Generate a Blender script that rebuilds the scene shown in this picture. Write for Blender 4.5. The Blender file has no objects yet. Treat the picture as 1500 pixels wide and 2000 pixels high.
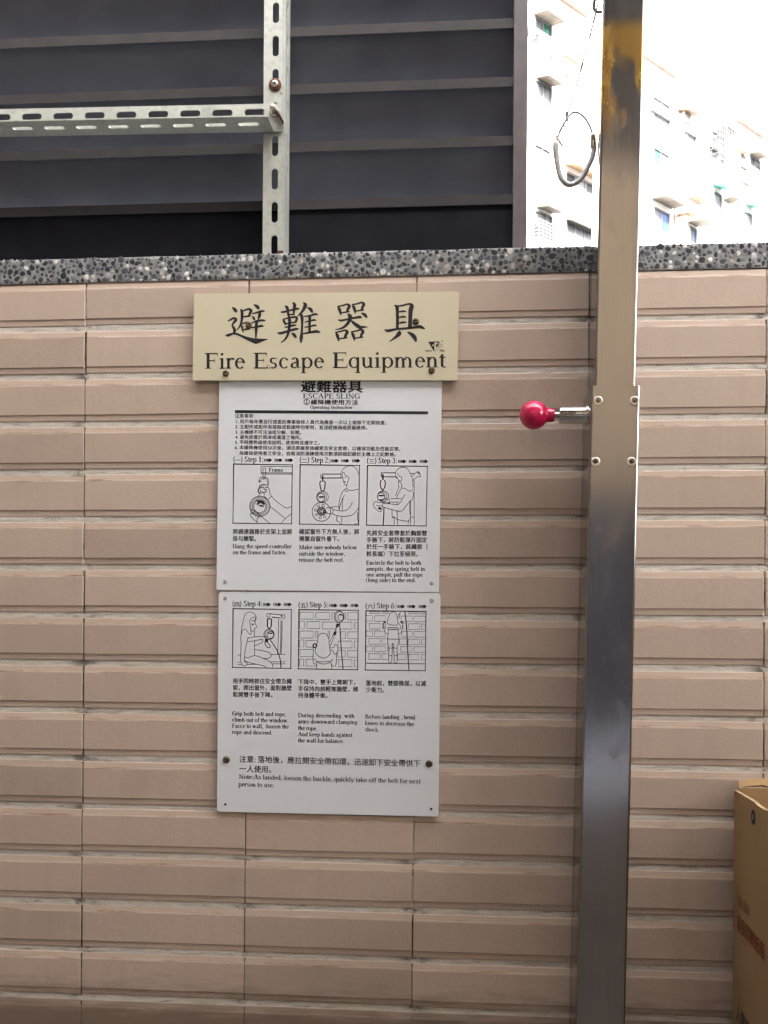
import bpy, bmesh, math, random
from mathutils import Vector, Matrix

random.seed(7)
S = bpy.context.scene
COL = S.collection
R = math.radians
Z0 = 1.15            # height of the lowest edge of the top tile course above the floor

# ------------------------------------------------------------------ camera
cam_d = bpy.data.cameras.new('camera')
cam = bpy.data.objects.new('camera', cam_d)
COL.objects.link(cam)
CAM = Vector((0.5420, -1.4058, Z0 - 0.4455))
CROT = Matrix.Rotation(R(4.723), 3, 'Z') @ Matrix.Rotation(R(90), 3, 'X') @ Matrix.Rotation(R(0.39), 3, 'Z')
cam.matrix_world = Matrix.Translation(CAM) @ CROT.to_4x4()
cam_d.sensor_fit = 'VERTICAL'
cam_d.sensor_height = 36.0
cam_d.lens = 36.0
cam_d.shift_y = 243.1 / 2000.0
cam_d.clip_start = 0.02
cam_d.clip_end = 2000.0
cam_d.dof.use_dof = True
cam_d.dof.focus_distance = 1.40
cam_d.dof.aperture_fstop = 20.0
S.camera = cam

# ------------------------------------------------------------------ sky, sun, exposure
SUN_EL, SUN_AZ = R(36), (0.45, -0.89)        # towards the sun, in plan
w = bpy.data.worlds.new('World'); S.world = w; w.use_nodes = True
nt = w.node_tree
sky = nt.nodes.new('ShaderNodeTexSky'); sky.sky_type = 'NISHITA'
sky.sun_disc = False
sky.sun_elevation = SUN_EL
sky.sun_rotation = math.atan2(SUN_AZ[0], SUN_AZ[1])
sky.air_density = 1.0; sky.dust_density = 6.0; sky.ozone_density = 1.0
bg = nt.nodes['Background']; bg.inputs[1].default_value = 0.15
hazy = nt.nodes.new('ShaderNodeHueSaturation')          # white summer haze over the whole sky
hazy.inputs['Saturation'].default_value = 0.28; hazy.inputs['Value'].default_value = 1.5
nt.links.new(sky.outputs[0], hazy.inputs['Color']); nt.links.new(hazy.outputs[0], bg.inputs[0])
sd = bpy.data.lights.new('sun', 'SUN'); sd.energy = 3.5; sd.angle = R(0.5); sd.color = (1.0, 0.95, 0.88)
sun = bpy.data.objects.new('sun', sd); COL.objects.link(sun)
sv = Vector((SUN_AZ[0] * math.cos(SUN_EL), SUN_AZ[1] * math.cos(SUN_EL), math.sin(SUN_EL)))
sun.rotation_euler = sv.to_track_quat('Z', 'Y').to_euler()
sun.location = (0, 0, 60)
S.view_settings.view_transform = 'Standard'
S.view_settings.look = 'None'
S.view_settings.gamma = 1.0
S.view_settings.use_curve_mapping = False
S.view_settings.exposure = 3.14
S.cycles.use_denoising = True
S.cycles.max_bounces = 10
S.cycles.diffuse_bounces = 6
S.cycles.glossy_bounces = 5
S.cycles.caustics_reflective = True
S.cycles.blur_glossy = 0.5
S.cycles.sample_clamp_indirect = 8.0

# ------------------------------------------------------------------ helpers
def on_plane(px, py, Y=0.0):
    """point of the vertical plane y = Y surveyed at a pixel of the 1500 x 2000 photograph"""
    d = CROT @ Vector(((px - 750) / 2000.0, -(py - 1243.1) / 2000.0, -1.0))
    return CAM + d * ((Y - CAM.y) / d.y)

def tag(o, label=None, cat=None, group=None, kind=None):
    if label: o['label'] = label
    if cat: o['category'] = cat
    if group: o['group'] = group
    if kind: o['kind'] = kind
    return o

def empty(name, loc=(0, 0, 0), rot=None):
    o = bpy.data.objects.new(name, None); COL.objects.link(o)
    o.location = loc; o.empty_display_size = 0.05
    if rot: o.rotation_euler = rot
    return o

def link(name, me, parent=None, loc=None):
    o = bpy.data.objects.new(name, me); COL.objects.link(o)
    if parent: o.parent = parent
    if loc: o.location = loc
    return o

def obj(name, bm, mat, parent=None, loc=None, smooth=False):
    me = bpy.data.meshes.new(name)
    bmesh.ops.recalc_face_normals(bm, faces=bm.faces)
    bm.to_mesh(me); bm.free()
    for m in (mat if isinstance(mat, (list, tuple)) else [mat]):
        me.materials.append(m)
    if smooth:
        for p in me.polygons: p.use_smooth = True
    return link(name, me, parent, loc)

def smooth_by_angle(o, a=35):
    me = o.data
    for p in me.polygons: p.use_smooth = True
    bm = bmesh.new(); bm.from_mesh(me)
    for e in bm.edges:
        if len(e.link_faces) == 2 and e.calc_face_angle(0) > R(a): e.smooth = False
    bm.to_mesh(me); bm.free()
    return o

def box(bm, x0, x1, y0, y1, z0, z1):
    vs = [bm.verts.new(p) for p in ((x0, y0, z0), (x1, y0, z0), (x1, y1, z0), (x0, y1, z0),
                                    (x0, y0, z1), (x1, y0, z1), (x1, y1, z1), (x0, y1, z1))]
    for f in ((0, 3, 2, 1), (4, 5, 6, 7), (0, 1, 5, 4), (1, 2, 6, 5), (2, 3, 7, 6), (3, 0, 4, 7)):
        bm.faces.new([vs[i] for i in f])
    return vs

def bevel(bm, w, seg=2, angle=30):
    es = [e for e in bm.edges if len(e.link_faces) == 2 and e.calc_face_angle(0) > R(angle)]
    bmesh.ops.bevel(bm, geom=es, offset=w, segments=seg, profile=0.5, affect='EDGES', clamp_overlap=True)

def prism(bm, prof, x0, x1):
    """closed profile [(y, z)] extruded along x"""
    a = [bm.verts.new((x0, y, z)) for y, z in prof]; b = [bm.verts.new((x1, y, z)) for y, z in prof]
    n = len(prof)
    for i in range(n): bm.faces.new((a[i], a[(i + 1) % n], b[(i + 1) % n], b[i]))
    bm.faces.new(a[::-1]); bm.faces.new(b)

def lathe(bm, prof, M, n=32):
    """profile [(t, r)] turned about local z, placed by M"""
    rings = []
    for t, r in prof:
        rings.append([bm.verts.new(M @ Vector((r * math.cos(2 * math.pi * k / n), r * math.sin(2 * math.pi * k / n), t))) for k in range(n)])
    for a, b in zip(rings, rings[1:]):
        for k in range(n): bm.faces.new((a[k], a[(k + 1) % n], b[(k + 1) % n], b[k]))
    bm.faces.new(rings[0][::-1]); bm.faces.new(rings[-1])

def tube(bm, pts, r, n=10, closed=False):
    pts = [Vector(p) for p in pts]; N = len(pts); rings = []
    up = Vector((0, 1, 0))
    for i, p in enumerate(pts):
        if closed: t = pts[(i + 1) % N] - pts[i - 1]
        else: t = pts[min(i + 1, N - 1)] - pts[max(i - 1, 0)]
        t.normalize()
        a = t.cross(up)
        if a.length < 1e-3: a = t.cross(Vector((1, 0, 0)))
        a.normalize(); b = t.cross(a)
        rr = r[i] if isinstance(r, (list, tuple)) else r
        rings.append([bm.verts.new(p + (a * math.cos(2 * math.pi * k / n) + b * math.sin(2 * math.pi * k / n)) * rr) for k in range(n)])
    for i in range(N if closed else N - 1):
        A, B = rings[i], rings[(i + 1) % N]
        for k in range(n): bm.faces.new((A[k], A[(k + 1) % n], B[(k + 1) % n], B[k]))
    if not closed:
        bm.faces.new(rings[0][::-1]); bm.faces.new(rings[-1])

def spline(pts, sub=5, closed=False):
    """Catmull-Rom through points of any dimension"""
    n = len(pts)
    if n < 3: return [tuple(p) for p in pts]
    out = []
    for i in range(n if closed else n - 1):
        p0 = pts[i - 1] if (i > 0 or closed) else pts[i]
        p1 = pts[i]; p2 = pts[(i + 1) % n]
        p3 = pts[(i + 2) % n] if (closed or i + 2 < n) else p2
        for k in range(sub):
            t = k / sub
            out.append(tuple(0.5 * (2 * b + (c - a) * t + (2 * a - 5 * b + 4 * c - d) * t * t + (3 * b - a - 3 * c + d) * t ** 3)
                             for a, b, c, d in zip(p0, p1, p2, p3)))
    if not closed: out.append(tuple(pts[-1]))
    return out

def plate(bm, outline, holes, thick, place):
    """flat plate in (u, v) with real holes; place(u, v, d) -> world point, d = depth"""
    t = bmesh.new(); edges = []
    for loop in [outline] + holes:
        vs = [t.verts.new((u, v, 0)) for u, v in loop]
        edges += [t.edges.new((vs[i], vs[(i + 1) % len(vs)])) for i in range(len(vs))]
    bmesh.ops.triangle_fill(t, edges=edges, use_beauty=True)
    t.verts.index_update()
    front = [bm.verts.new(place(v.co.x, v.co.y, 0.0)) for v in t.verts]
    back = [bm.verts.new(place(v.co.x, v.co.y, thick)) for v in t.verts]
    for f in t.faces:
        i = [v.index for v in f.verts]
        bm.faces.new([front[k] for k in i]); bm.faces.new([back[k] for k in reversed(i)])
    for e in t.edges:
        if len(e.link_faces) == 1:
            a, b = e.verts[0].index, e.verts[1].index
            bm.faces.new((front[a], front[b], back[b], back[a]))
    t.free()

def stadium(cu, cv, half_len, r, along_v=True, n=7):
    pts = []
    for k in range(n + 1): pts.append((math.cos(math.pi * k / n) * r, half_len - r + math.sin(math.pi * k / n) * r))
    for k in range(n + 1): pts.append((-math.cos(math.pi * k / n) * r, -half_len + r - math.sin(math.pi * k / n) * r))
    return [(cu + a, cv + b) if along_v else (cu + b, cv + a) for a, b in pts]

def round_rect(u0, u1, v0, v1, r, n=4):
    pts = []
    for cu, cv, a0 in ((u1 - r, v1 - r, 0), (u0 + r, v1 - r, 90), (u0 + r, v0 + r, 180), (u1 - r, v0 + r, 270)):
        for k in range(n + 1):
            a = R(a0 + 90 * k / n); pts.append((cu + r * math.cos(a), cv + r * math.sin(a)))
    return pts

# ------------------------------------------------------------------ materials
class NT:
    def __init__(s, name):
        s.m = bpy.data.materials.new(name); s.m.use_nodes = True
        s.t = s.m.node_tree; s.b = s.t.nodes['Principled BSDF']
    def n(s, typ, **kw):
        nd = s.t.nodes.new(typ)
        for k, v in kw.items():
            if k.startswith('i_'): nd.inputs[int(k[2:]) if k[2:].isdigit() else k[2:].replace('_', ' ')].default_value = v
            else: setattr(nd, k, v)
        return nd
    def l(s, a, b): s.t.links.new(a, b)
    def pos(s): return s.n('ShaderNodeNewGeometry').outputs['Position']
    def local(s): return s.n('ShaderNodeTexCoord').outputs['Object']
    def scaled(s, v, sc):
        m = s.n('ShaderNodeMapping'); m.inputs['Scale'].default_value = sc; s.l(v, m.inputs['Vector']); return m.outputs[0]
    def noise(s, v, scale, detail=4, rough=0.55, dist=0.0):
        n = s.n('ShaderNodeTexNoise'); n.inputs['Scale'].default_value = scale; n.inputs['Detail'].default_value = detail
        n.inputs['Roughness'].default_value = rough; n.inputs['Distortion'].default_value = dist
        s.l(v, n.inputs['Vector']); return n.outputs['Fac']
    def ramp(s, f, stops):
        r = s.n('ShaderNodeValToRGB'); e = r.color_ramp.elements
        while len(e) < len(stops): e.new(0.5)
        for q, (p, c) in zip(e, stops):
            q.position = p; q.color = c if len(c) == 4 else (*c, 1)
        s.l(f, r.inputs[0]); return r.outputs[0]
    def fac(s, f, lo, hi):
        m = s.n('ShaderNodeMapRange'); m.inputs[1].default_value = lo; m.inputs[2].default_value = hi; m.interpolation_type = 'SMOOTHSTEP'
        s.l(f, m.inputs[0]); return m.outputs[0]
    def mix(s, f, a, b, blend='MIX'):
        m = s.n('ShaderNodeMix', data_type='RGBA', blend_type=blend)
        for k, v in ((0, f), (6, a), (7, b)):
            if hasattr(v, 'default_value') or hasattr(v, 'links'): s.l(v, m.inputs[k])
            else: m.inputs[k].default_value = v if not isinstance(v, tuple) else ((*v, 1) if len(v) == 3 else v)
        return m.outputs[2]
    def math(s, op, a, b=None, clamp=False):
        m = s.n('ShaderNodeMath', operation=op); m.use_clamp = clamp
        for k, v in ((0, a), (1, b)):
            if v is None: continue
            if hasattr(v, 'links'): s.l(v, m.inputs[k])
            else: m.inputs[k].default_value = v
        return m.outputs[0]
    def sep(s, v):
        n = s.n('ShaderNodeSeparateXYZ'); s.l(v, n.inputs[0]); return n.outputs
    def bump(s, h, strength, dist):
        n = s.n('ShaderNodeBump'); n.inputs['Strength'].default_value = strength; n.inputs['Distance'].default_value = dist
        s.l(h, n.inputs['Height']); s.l(n.outputs[0], s.b.inputs['Normal'])
    def set(s, color=None, rough=None, metal=None, spec=None):
        for k, v in (('Base Color', color), ('Roughness', rough), ('Metallic', metal), ('Specular IOR Level', spec)):
            if v is None: continue
            if hasattr(v, 'links'): s.l(v, s.b.inputs[k])
            else: s.b.inputs[k].default_value = (*v, 1) if isinstance(v, tuple) else v
        return s.m

def plain(name, col, rough=0.6, metal=0.0, var=0.12, scale=8.0, spec=0.5, bump=0.0):
    k = NT(name); p = k.pos()
    f = k.noise(p, scale, 5)
    d = tuple(c * (1 - var * 1.5) for c in col); u = tuple(min(1, c * (1 + var)) for c in col)
    c = k.ramp(f, [(0.3, d), (0.7, u)])
    if bump: k.bump(k.noise(p, scale * 6, 4), 0.4, bump)
    return k.set(c, rough, metal, spec)

M = {}
# glazed pinkish tile with fine speckle, rust-brown dirt along the upper arris
k = NT('tile_ceramic'); p = k.pos()
oi = k.n('ShaderNodeObjectInfo')
c = k.ramp(k.noise(p, 9, 4), [(0.25, (0.390, 0.302, 0.244)), (0.5, (0.436, 0.338, 0.274)), (0.8, (0.436, 0.344, 0.272))])
speck = k.noise(p, 900, 2)
c = k.mix(k.fac(speck, 0.56, 0.75), c, (0.30, 0.20, 0.15))
c = k.mix(k.fac(speck, 0.42, 0.25), c, (0.54, 0.42, 0.34))
hue = k.n('ShaderNodeHueSaturation')
k.l(k.math('MULTIPLY_ADD', oi.outputs['Random'], 0.22), hue.inputs['Value'])
hue.inputs['Value'].links[0].from_node.inputs[2].default_value = 0.89
k.l(c, hue.inputs['Color']); c = hue.outputs[0]
rnd2 = k.math('FRACT', k.math('MULTIPLY', oi.outputs['Random'], 7.31))
c = k.mix(k.math('MULTIPLY', rnd2, 0.30), c, (0.445, 0.338, 0.262))
run = k.noise(k.scaled(p, (55, 55, 2.5)), 1.0, 5, 0.6)                     # faint rain marks down the wall
c = k.mix(k.math('MULTIPLY', k.fac(run, 0.50, 0.72), 0.10), c, (0.27, 0.205, 0.16))
c = k.mix(k.math('MULTIPLY', k.fac(run, 0.46, 0.30), 0.10), c, (0.54, 0.46, 0.39))
lz = k.sep(k.local())[2]
band = k.math('MULTIPLY', k.fac(lz, 0.0400, 0.0418), k.fac(lz, 0.0450, 0.0425))
streak = k.noise(k.scaled(p, (6, 6, 160)), 2.2, 5, 0.7)
c = k.mix(k.math('MULTIPLY', band, k.fac(streak, 0.50, 0.62)), c, (0.17, 0.085, 0.035))
up = k.fac(lz, 0.0405, 0.0435)
c = k.mix(k.math('MULTIPLY', k.math('MULTIPLY', up, 0.6), k.fac(k.noise(k.scaled(p, (14, 1, 60)), 3, 4), 0.35, 0.65)), c, (0.46, 0.335, 0.235))
grime = k.math('MULTIPLY', k.fac(k.noise(p, 30, 6, 0.7), 0.63, 0.75), k.fac(k.noise(p, 3, 2), 0.45, 0.65))
c = k.mix(k.math('MULTIPLY', grime, 0.6), c, (0.19, 0.14, 0.10))
# splashed dirt on the lowest courses
gz = k.sep(p)[2]
low = k.math('MULTIPLY', k.fac(k.math('ADD', gz, k.math('MULTIPLY', k.noise(k.scaled(p, (5, 5, 30)), 3, 5), 0.09)), 0.275, 0.21), 0.75)
c = k.mix(low, c, (0.115, 0.075, 0.048))
pits = k.n('ShaderNodeTexVoronoi'); pits.inputs['Scale'].default_value = 26; k.l(p, pits.inputs['Vector'])
c = k.mix(k.math('MULTIPLY', k.fac(pits.outputs['Distance'], 0.075, 0.05), k.fac(k.noise(p, 7, 2), 0.60, 0.63)), c, (0.12, 0.07, 0.045))
k.bump(k.math('ADD', speck, k.math('MULTIPLY', k.noise(p, 120, 3), 1.5)), 0.25, 0.0006)
M['tile'] = k.set(c, k.ramp(k.noise(p, 60, 3), [(0.3, (0.28,) * 3), (0.7, (0.42,) * 3)]), 0, 0.5)
# pale grout, smeared and blackened in places
k = NT('cement_grout'); p = k.pos()
c = k.ramp(k.noise(k.scaled(p, (8, 8, 60)), 4, 6, 0.65), [(0.28, (0.34, 0.305, 0.26)), (0.5, (0.55, 0.50, 0.435)), (0.72, (0.66, 0.61, 0.545))])
dk = k.math('MULTIPLY', k.fac(k.noise(k.scaled(p, (7, 7, 90)), 3.0, 6, 0.78), 0.57, 0.66), 0.9)
c = k.mix(dk, c, (0.085, 0.070, 0.058))
jx = k.math('ABSOLUTE', k.math('SUBTRACT', k.math('FRACT', k.math('ADD', k.math('DIVIDE', k.sep(p)[0], 0.234), 10.5)), 0.5))     # soot gathered where the upright joints meet the bed
soot = k.math('MULTIPLY', k.fac(jx, 0.13, 0.0), k.fac(k.noise(k.scaled(p, (26, 26, 40)), 1.0, 5, 0.7), 0.46, 0.60))
c = k.mix(k.math('MULTIPLY', soot, 0.85), c, (0.07, 0.058, 0.048))
k.bump(k.noise(p, 260, 5, 0.7), 0.6, 0.0012)
M['grout'] = k.set(c, 0.9, 0, 0.2)
M['joint'] = plain('dirty_joint', (0.115, 0.088, 0.066), 0.95, var=0.6, scale=60)
M['binder'] = plain('grey_cement_binder', (0.225, 0.222, 0.212), 0.85, var=0.3, scale=70, bump=0.001)
for nm, col, rg in (('black', (0.022, 0.023, 0.030), .35), ('slate', (0.060, 0.063, 0.080), .4), ('grey', (0.16, 0.16, 0.16), .5),
                    ('white', (0.60, 0.57, 0.53), .45), ('tan', (0.38, 0.33, 0.28), .5)):
    M['peb_' + nm] = plain('pebble_' + nm, col, rg, var=0.30, scale=120)
# brushed stainless steel, vertical grain, fingerprints
def steel(name, stained):
    k = NT(name); p = k.pos()
    grain = k.noise(k.scaled(p, (900, 900, 6)), 1.0, 3, 0.6)
    grime = k.noise(k.scaled(p, (30, 30, 9)), 1.0, 6, 0.65)
    c = k.ramp(grain, [(0.3, (0.325, 0.31, 0.297)), (0.7, (0.385, 0.37, 0.357))])
    c = k.mix(k.math('MULTIPLY', k.fac(grime, 0.5, 0.75), 0.25), c, (0.34, 0.31, 0.28))
    r = k.math('MULTIPLY_ADD', grain, 0.10); r.node.inputs[2].default_value = 0.08
    r = k.math('ADD', r, k.math('MULTIPLY', k.fac(grime, 0.4, 0.8), 0.06))
    if stained:
        s = k.sep(p)
        n = k.noise(k.scaled(p, (26, 26, 9)), 1.0, 3, 0.5)
        zone = k.math('MULTIPLY', k.fac(s[2], 1.325, 1.40), k.fac(s[2], 1.500, 1.475))
        blob = k.fac(k.math('ADD', n, k.math('MULTIPLY', k.fac(k.math('ABSOLUTE', k.math('SUBTRACT', s[0], 0.734)), 0.008, 0.024), 0.14)), 0.52, 0.60)
        glue = k.math('MULTIPLY', zone, blob)
        c = k.mix(k.math('MULTIPLY', glue, 0.85), c, (0.62, 0.36, 0.07))
        r = k.math('ADD', r, k.math('MULTIPLY', glue, 0.12))
    scuff = k.math('MULTIPLY', k.fac(k.noise(k.scaled(p, (240, 240, 45)), 1.0, 4, 0.8), 0.70, 0.78), k.fac(k.noise(p, 9, 3), 0.48, 0.62))
    c = k.mix(k.math('MULTIPLY', scuff, 0.5), c, (0.78, 0.75, 0.72)); r = k.math('ADD', r, k.math('MULTIPLY', scuff, 0.25))
    smear = k.math('MULTIPLY', k.fac(k.noise(k.scaled(p, (22, 22, 14)), 1.0, 5, 0.6, 1.2), 0.50, 0.66), 0.06); r = k.math('ADD', r, smear)
    k.bump(grain, 0.12, 0.0003)
    k.b.inputs['Anisotropic'].default_value = 0.4
    return k.set(c, r, 1.0)
M['steel'] = steel('brushed_stainless', False)
M['steel_post'] = steel('brushed_stainless_tape_stained', True)
k = NT('chrome'); M['chrome'] = k.set(k.ramp(k.noise(k.pos(), 200, 3), [(0.3, (0.62, 0.60, 0.57)), (0.7, (0.74, 0.72, 0.70))]), 0.12, 1.0)
k = NT('red_plastic'); k.b.inputs['Coat Weight'].default_value = 0.4
M['red'] = k.set(k.ramp(k.noise(k.pos(), 90, 3), [(0.3, (0.52, 0.002, 0.062)), (0.7, (0.62, 0.004, 0.080))]), 0.22, 0, 0.6)
# galvanised sheet
k = NT('galvanised_steel'); p = k.pos()
v = k.n('ShaderNodeTexVoronoi'); v.inputs['Scale'].default_value = 110; k.l(p, v.inputs['Vector'])
c = k.ramp(v.outputs['Distance'], [(0.0, (0.36, 0.365, 0.33)), (0.6, (0.45, 0.455, 0.41))])
st = k.noise(p, 22, 6, 0.7)
c = k.mix(k.fac(st, 0.58, 0.75), c, (0.27, 0.25, 0.19))
c = k.mix(k.fac(k.noise(p, 40, 5, 0.7), 0.66, 0.74), c, (0.16, 0.09, 0.05))
k.bump(k.noise(p, 200, 4), 0.2, 0.0004)
M['galv'] = k.set(c, k.ramp(st, [(0.3, (0.34,) * 3), (0.75, (0.6,) * 3)]), 0.45)
M['rust'] = plain('rusted_iron', (0.12, 0.040, 0.020), 0.75, 0.2, 0.6, 150, bump=0.001)
M['old_brass'] = plain('tarnished_brass', (0.14, 0.105, 0.065), 0.5, 0.7, 0.5, 250)
M['zinc_hook'] = plain('zinc_plated_hook', (0.46, 0.455, 0.45), 0.4, 0.4, 0.2, 150)
M['dark_wire'] = plain('dark_steel_wire', (0.10, 0.095, 0.09), 0.5, 0.6, 0.3, 250)
M['bolt_zinc'] = plain('zinc_bolt', (0.45, 0.41, 0.36), 0.4, 0.9, 0.3, 250)
# louvre paint
k = NT('louvre_paint'); p = k.pos()
c = k.ramp(k.noise(p, 14, 5), [(0.3, (0.082, 0.088, 0.112)), (0.7, (0.115, 0.122, 0.150))])
c = k.mix(k.math('MULTIPLY', k.fac(k.noise(k.scaled(p, (60, 20, 8)), 2, 6, 0.8), 0.60, 0.8), 0.5), c, (0.18, 0.18, 0.18))
k.bump(k.noise(p, 300, 3), 0.1, 0.0004)
M['louvre'] = k.set(c, 0.42, 0, 0.5)
M['louvre_lip'] = plain('louvre_lip_paint', (0.026, 0.021, 0.021), 0.6, 0, 0.2, 40, 0.3)
M['louvre_dark'] = plain('louvre_dark_panel', (0.010, 0.010, 0.013), 0.85, 0, 0.2, 20, 0.1)
M['louvre_frame'] = plain('louvre_frame_paint', (0.085, 0.072, 0.072), 0.45, 0, 0.15, 40)
# print boards
def board_mat(name, col, stain):
    k = NT(name); p = k.pos()
    c = k.ramp(k.noise(p, 7, 5), [(0.3, tuple(x * 0.95 for x in col)), (0.7, col)])
    c = k.mix(k.math('MULTIPLY', k.fac(k.noise(k.scaled(p, (30, 30, 8)), 1.5, 6, 0.75), 0.60, 0.78), 0.22), c, stain)
    return k.set(c, k.ramp(k.noise(p, 25, 4), [(0.3, (0.36,) * 3), (0.7, (0.5,) * 3)]), 0, 0.45)
M['cream'] = board_mat('cream_acrylic', (0.575, 0.515, 0.36), (0.50, 0.36, 0.17))
M['white_board'] = board_mat('white_acrylic', (0.665, 0.675, 0.685), (0.48, 0.45, 0.41))
M['ink'] = plain('black_print', (0.018, 0.016, 0.020), 0.55, 0, 0.2, 200, 0.3)
M['thin_ink'] = plain('thin_black_print', (0.045, 0.042, 0.046), 0.6, 0, 0.3, 200, 0.3)
M['plug'] = plain('grey_plug', (0.36, 0.35, 0.33), 0.6, 0, 0.3, 300)
# cardboard
k = NT('cardboard'); p = k.pos()
c = k.ramp(k.noise(p, 6, 6), [(0.3, (0.285, 0.178, 0.080)), (0.7, (0.365, 0.235, 0.112))])
c = k.mix(k.math('MULTIPLY', k.fac(k.noise(k.scaled(p, (1, 1, 0.3)), 18, 6, 0.7), 0.6, 0.75), 0.45), c, (0.14, 0.085, 0.04))
k.bump(k.noise(k.scaled(p, (300, 300, 8)), 1, 2), 0.15, 0.0006)
M['card'] = k.set(c, 0.85, 0, 0.25)
M['card_edge'] = plain('cardboard_edge', (0.42, 0.29, 0.15), 0.9, 0, 0.3, 90)
M['red_ink'] = plain('faded_red_print', (0.26, 0.035, 0.02), 0.8, 0, 0.4, 200, 0.2)
M['blue_ink'] = plain('dark_blue_print', (0.03, 0.035, 0.055), 0.8, 0, 0.4, 200, 0.2)
# place
M['concrete'] = plain('skylit_yard_concrete', (0.31, 0.335, 0.40), 0.6, 0, 0.15, 3, bump=0.002)  # bluish sky light on the yard floor is put into its colour
M['floor_shaded'] = plain('shaded_walkway_floor', (0.095, 0.080, 0.072), 0.5, 0, 0.2, 5)  # shade of the covered walkway is put into the floor colour
M['ceiling'] = plain('ceiling_paint', (0.30, 0.29, 0.28), 0.8, 0, 0.05, 2)
M['render'] = plain('beige_render', (0.19, 0.15, 0.108), 0.85, 0, 0.08, 3, bump=0.002)
M['dark_band'] = plain('dark_reflected_band', (0.020, 0.021, 0.032), 0.7, 0, 0.2, 4)
M['asphalt'] = plain('street_asphalt', (0.07, 0.07, 0.07), 0.9, 0, 0.25, 2)
M['facade'] = plain('white_facade_tiles', (0.74, 0.72, 0.69), 0.7, 0, 0.05, 0.6)
M['roof_red'] = plain('red_roof_tiles', (0.27, 0.175, 0.150), 0.8, 0, 0.2, 3)
M['gable'] = plain('brown_gable', (0.24, 0.16, 0.115), 0.8, 0, 0.2, 3)
M['awning'] = plain('grey_brown_awning', (0.11, 0.095, 0.08), 0.8, 0, 0.15, 3)
M['awning_orange'] = plain('orange_awning', (0.42, 0.27, 0.16), 0.8, 0, 0.15, 3)
M['teal'] = plain('teal_awning', (0.02, 0.22, 0.17), 0.6, 0, 0.1, 3)
M['win_frame'] = plain('aluminium_window_frame', (0.085, 0.085, 0.085), 0.6, 0.0, 0.1, 4)
M['cage'] = plain('steel_window_grille', (0.075, 0.075, 0.08), 0.6, 0.0, 0.1, 4)
M['ac'] = plain('air_conditioner_shell', (0.15, 0.145, 0.135), 0.6, 0, 0.1, 4)
M['ac_grille'] = plain('air_conditioner_grille', (0.15, 0.15, 0.15), 0.6, 0, 0.1, 4)
M['plant'] = plain('window_plant_leaf', (0.07, 0.14, 0.03), 0.6, 0, 0.3, 9)
M['pink'] = plain('salmon_panel', (0.34, 0.16, 0.13), 0.7, 0, 0.1, 4)
for nm, col in (('grey', (0.055, 0.058, 0.062)), ('teal', (0.02, 0.085, 0.065)), ('blue', (0.025, 0.045, 0.11)), ('pale', (0.075, 0.078, 0.092)), ('dark', (0.012, 0.012, 0.014))):
    M['glass_' + nm] = plain('window_glass_' + nm, col, 0.35, 0, 0.15, 1.5, 0.25)

# ------------------------------------------------------------------ the place
GROUND = -9.3
bm = bmesh.new(); box(bm, -900, 900, -900, 900, GROUND - 1, GROUND)
tag(obj('ground', bm, M['asphalt']), kind='structure')
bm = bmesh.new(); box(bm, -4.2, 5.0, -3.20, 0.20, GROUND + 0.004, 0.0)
tag(obj('floor', bm, M['floor_shaded']), kind='structure')
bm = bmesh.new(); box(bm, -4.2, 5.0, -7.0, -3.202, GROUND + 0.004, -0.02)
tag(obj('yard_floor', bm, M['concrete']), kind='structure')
bm = bmesh.new(); box(bm, -4.2, 5.0, -3.20, -1.15, 2.75, 2.97)               # unseen roof slab over the walkway, edges set to shape the sky light
tag(obj('ceiling', bm, M['ceiling']), kind='structure')
bm = bmesh.new(); box(bm, -4.2, 5.0, -7.25, -7.002, GROUND + 0.004, 9.0)     # far side of the open yard behind
bw = obj('yard_wall', bm, M['render']); tag(bw, kind='structure')
bm = bmesh.new(); box(bm, -4.19, 4.99, -7.002, -6.98, -0.016, 1.85); obj('dark_band', bm, M['dark_band'], bw)  # unseen dark band, added for the dark zone the post reflects
for x0_, x1_ in ((-4.45, -4.202), (5.002, 5.25)):
    bm = bmesh.new(); box(bm, x0_, x1_, -7.25, -3.22, GROUND + 0.004, 9.0)
    tag(obj('yard_wall', bm, M['render']), kind='structure')  # unseen side walls, added and kept tall to block sun and sky
bm = bmesh.new(); box(bm, -1.15, -0.95, -2.80, -0.012, 0.001, 2.748)
tag(obj('light_block_wall', bm, M['render']), kind='structure')  # added out of view to darken the left end of the parapet
bm = bmesh.new(); box(bm, 2.35, 2.50, -2.80, -0.012, 0.001, 0.95)
tag(obj('light_block_wall', bm, M['render']), kind='structure')  # low wall added out of view, blocks low light from the right
for x in (-0.9, 3.9):
    bm = bmesh.new(); box(bm, x, x + 0.28, -3.15, -2.87, 0.001, 2.749); bevel(bm, 0.01)
    tag(obj('column', bm, M['render']), kind='structure')

# ---- parapet wall: grout bed, tiles, pebble coping
TW, RH = 0.234, 0.0675
NROW = 17
wall = empty('parapet_wall', (0.4, 0.06, 0.0)); tag(wall, 'pink beige tiled parapet wall with pebble coping behind the notices', 'wall')
def wl(o):                                    # keep world placement under the wall's empty
    o.parent = wall; o.matrix_parent_inverse = Matrix.Translation((-0.4, -0.06, 0.0)); return o
bm = bmesh.new(); box(bm, -4.2, 5.0, 0.0025, 0.18, 0.0, 1.2000)
wl(obj('grout_bed', bm, M['grout']))

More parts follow.
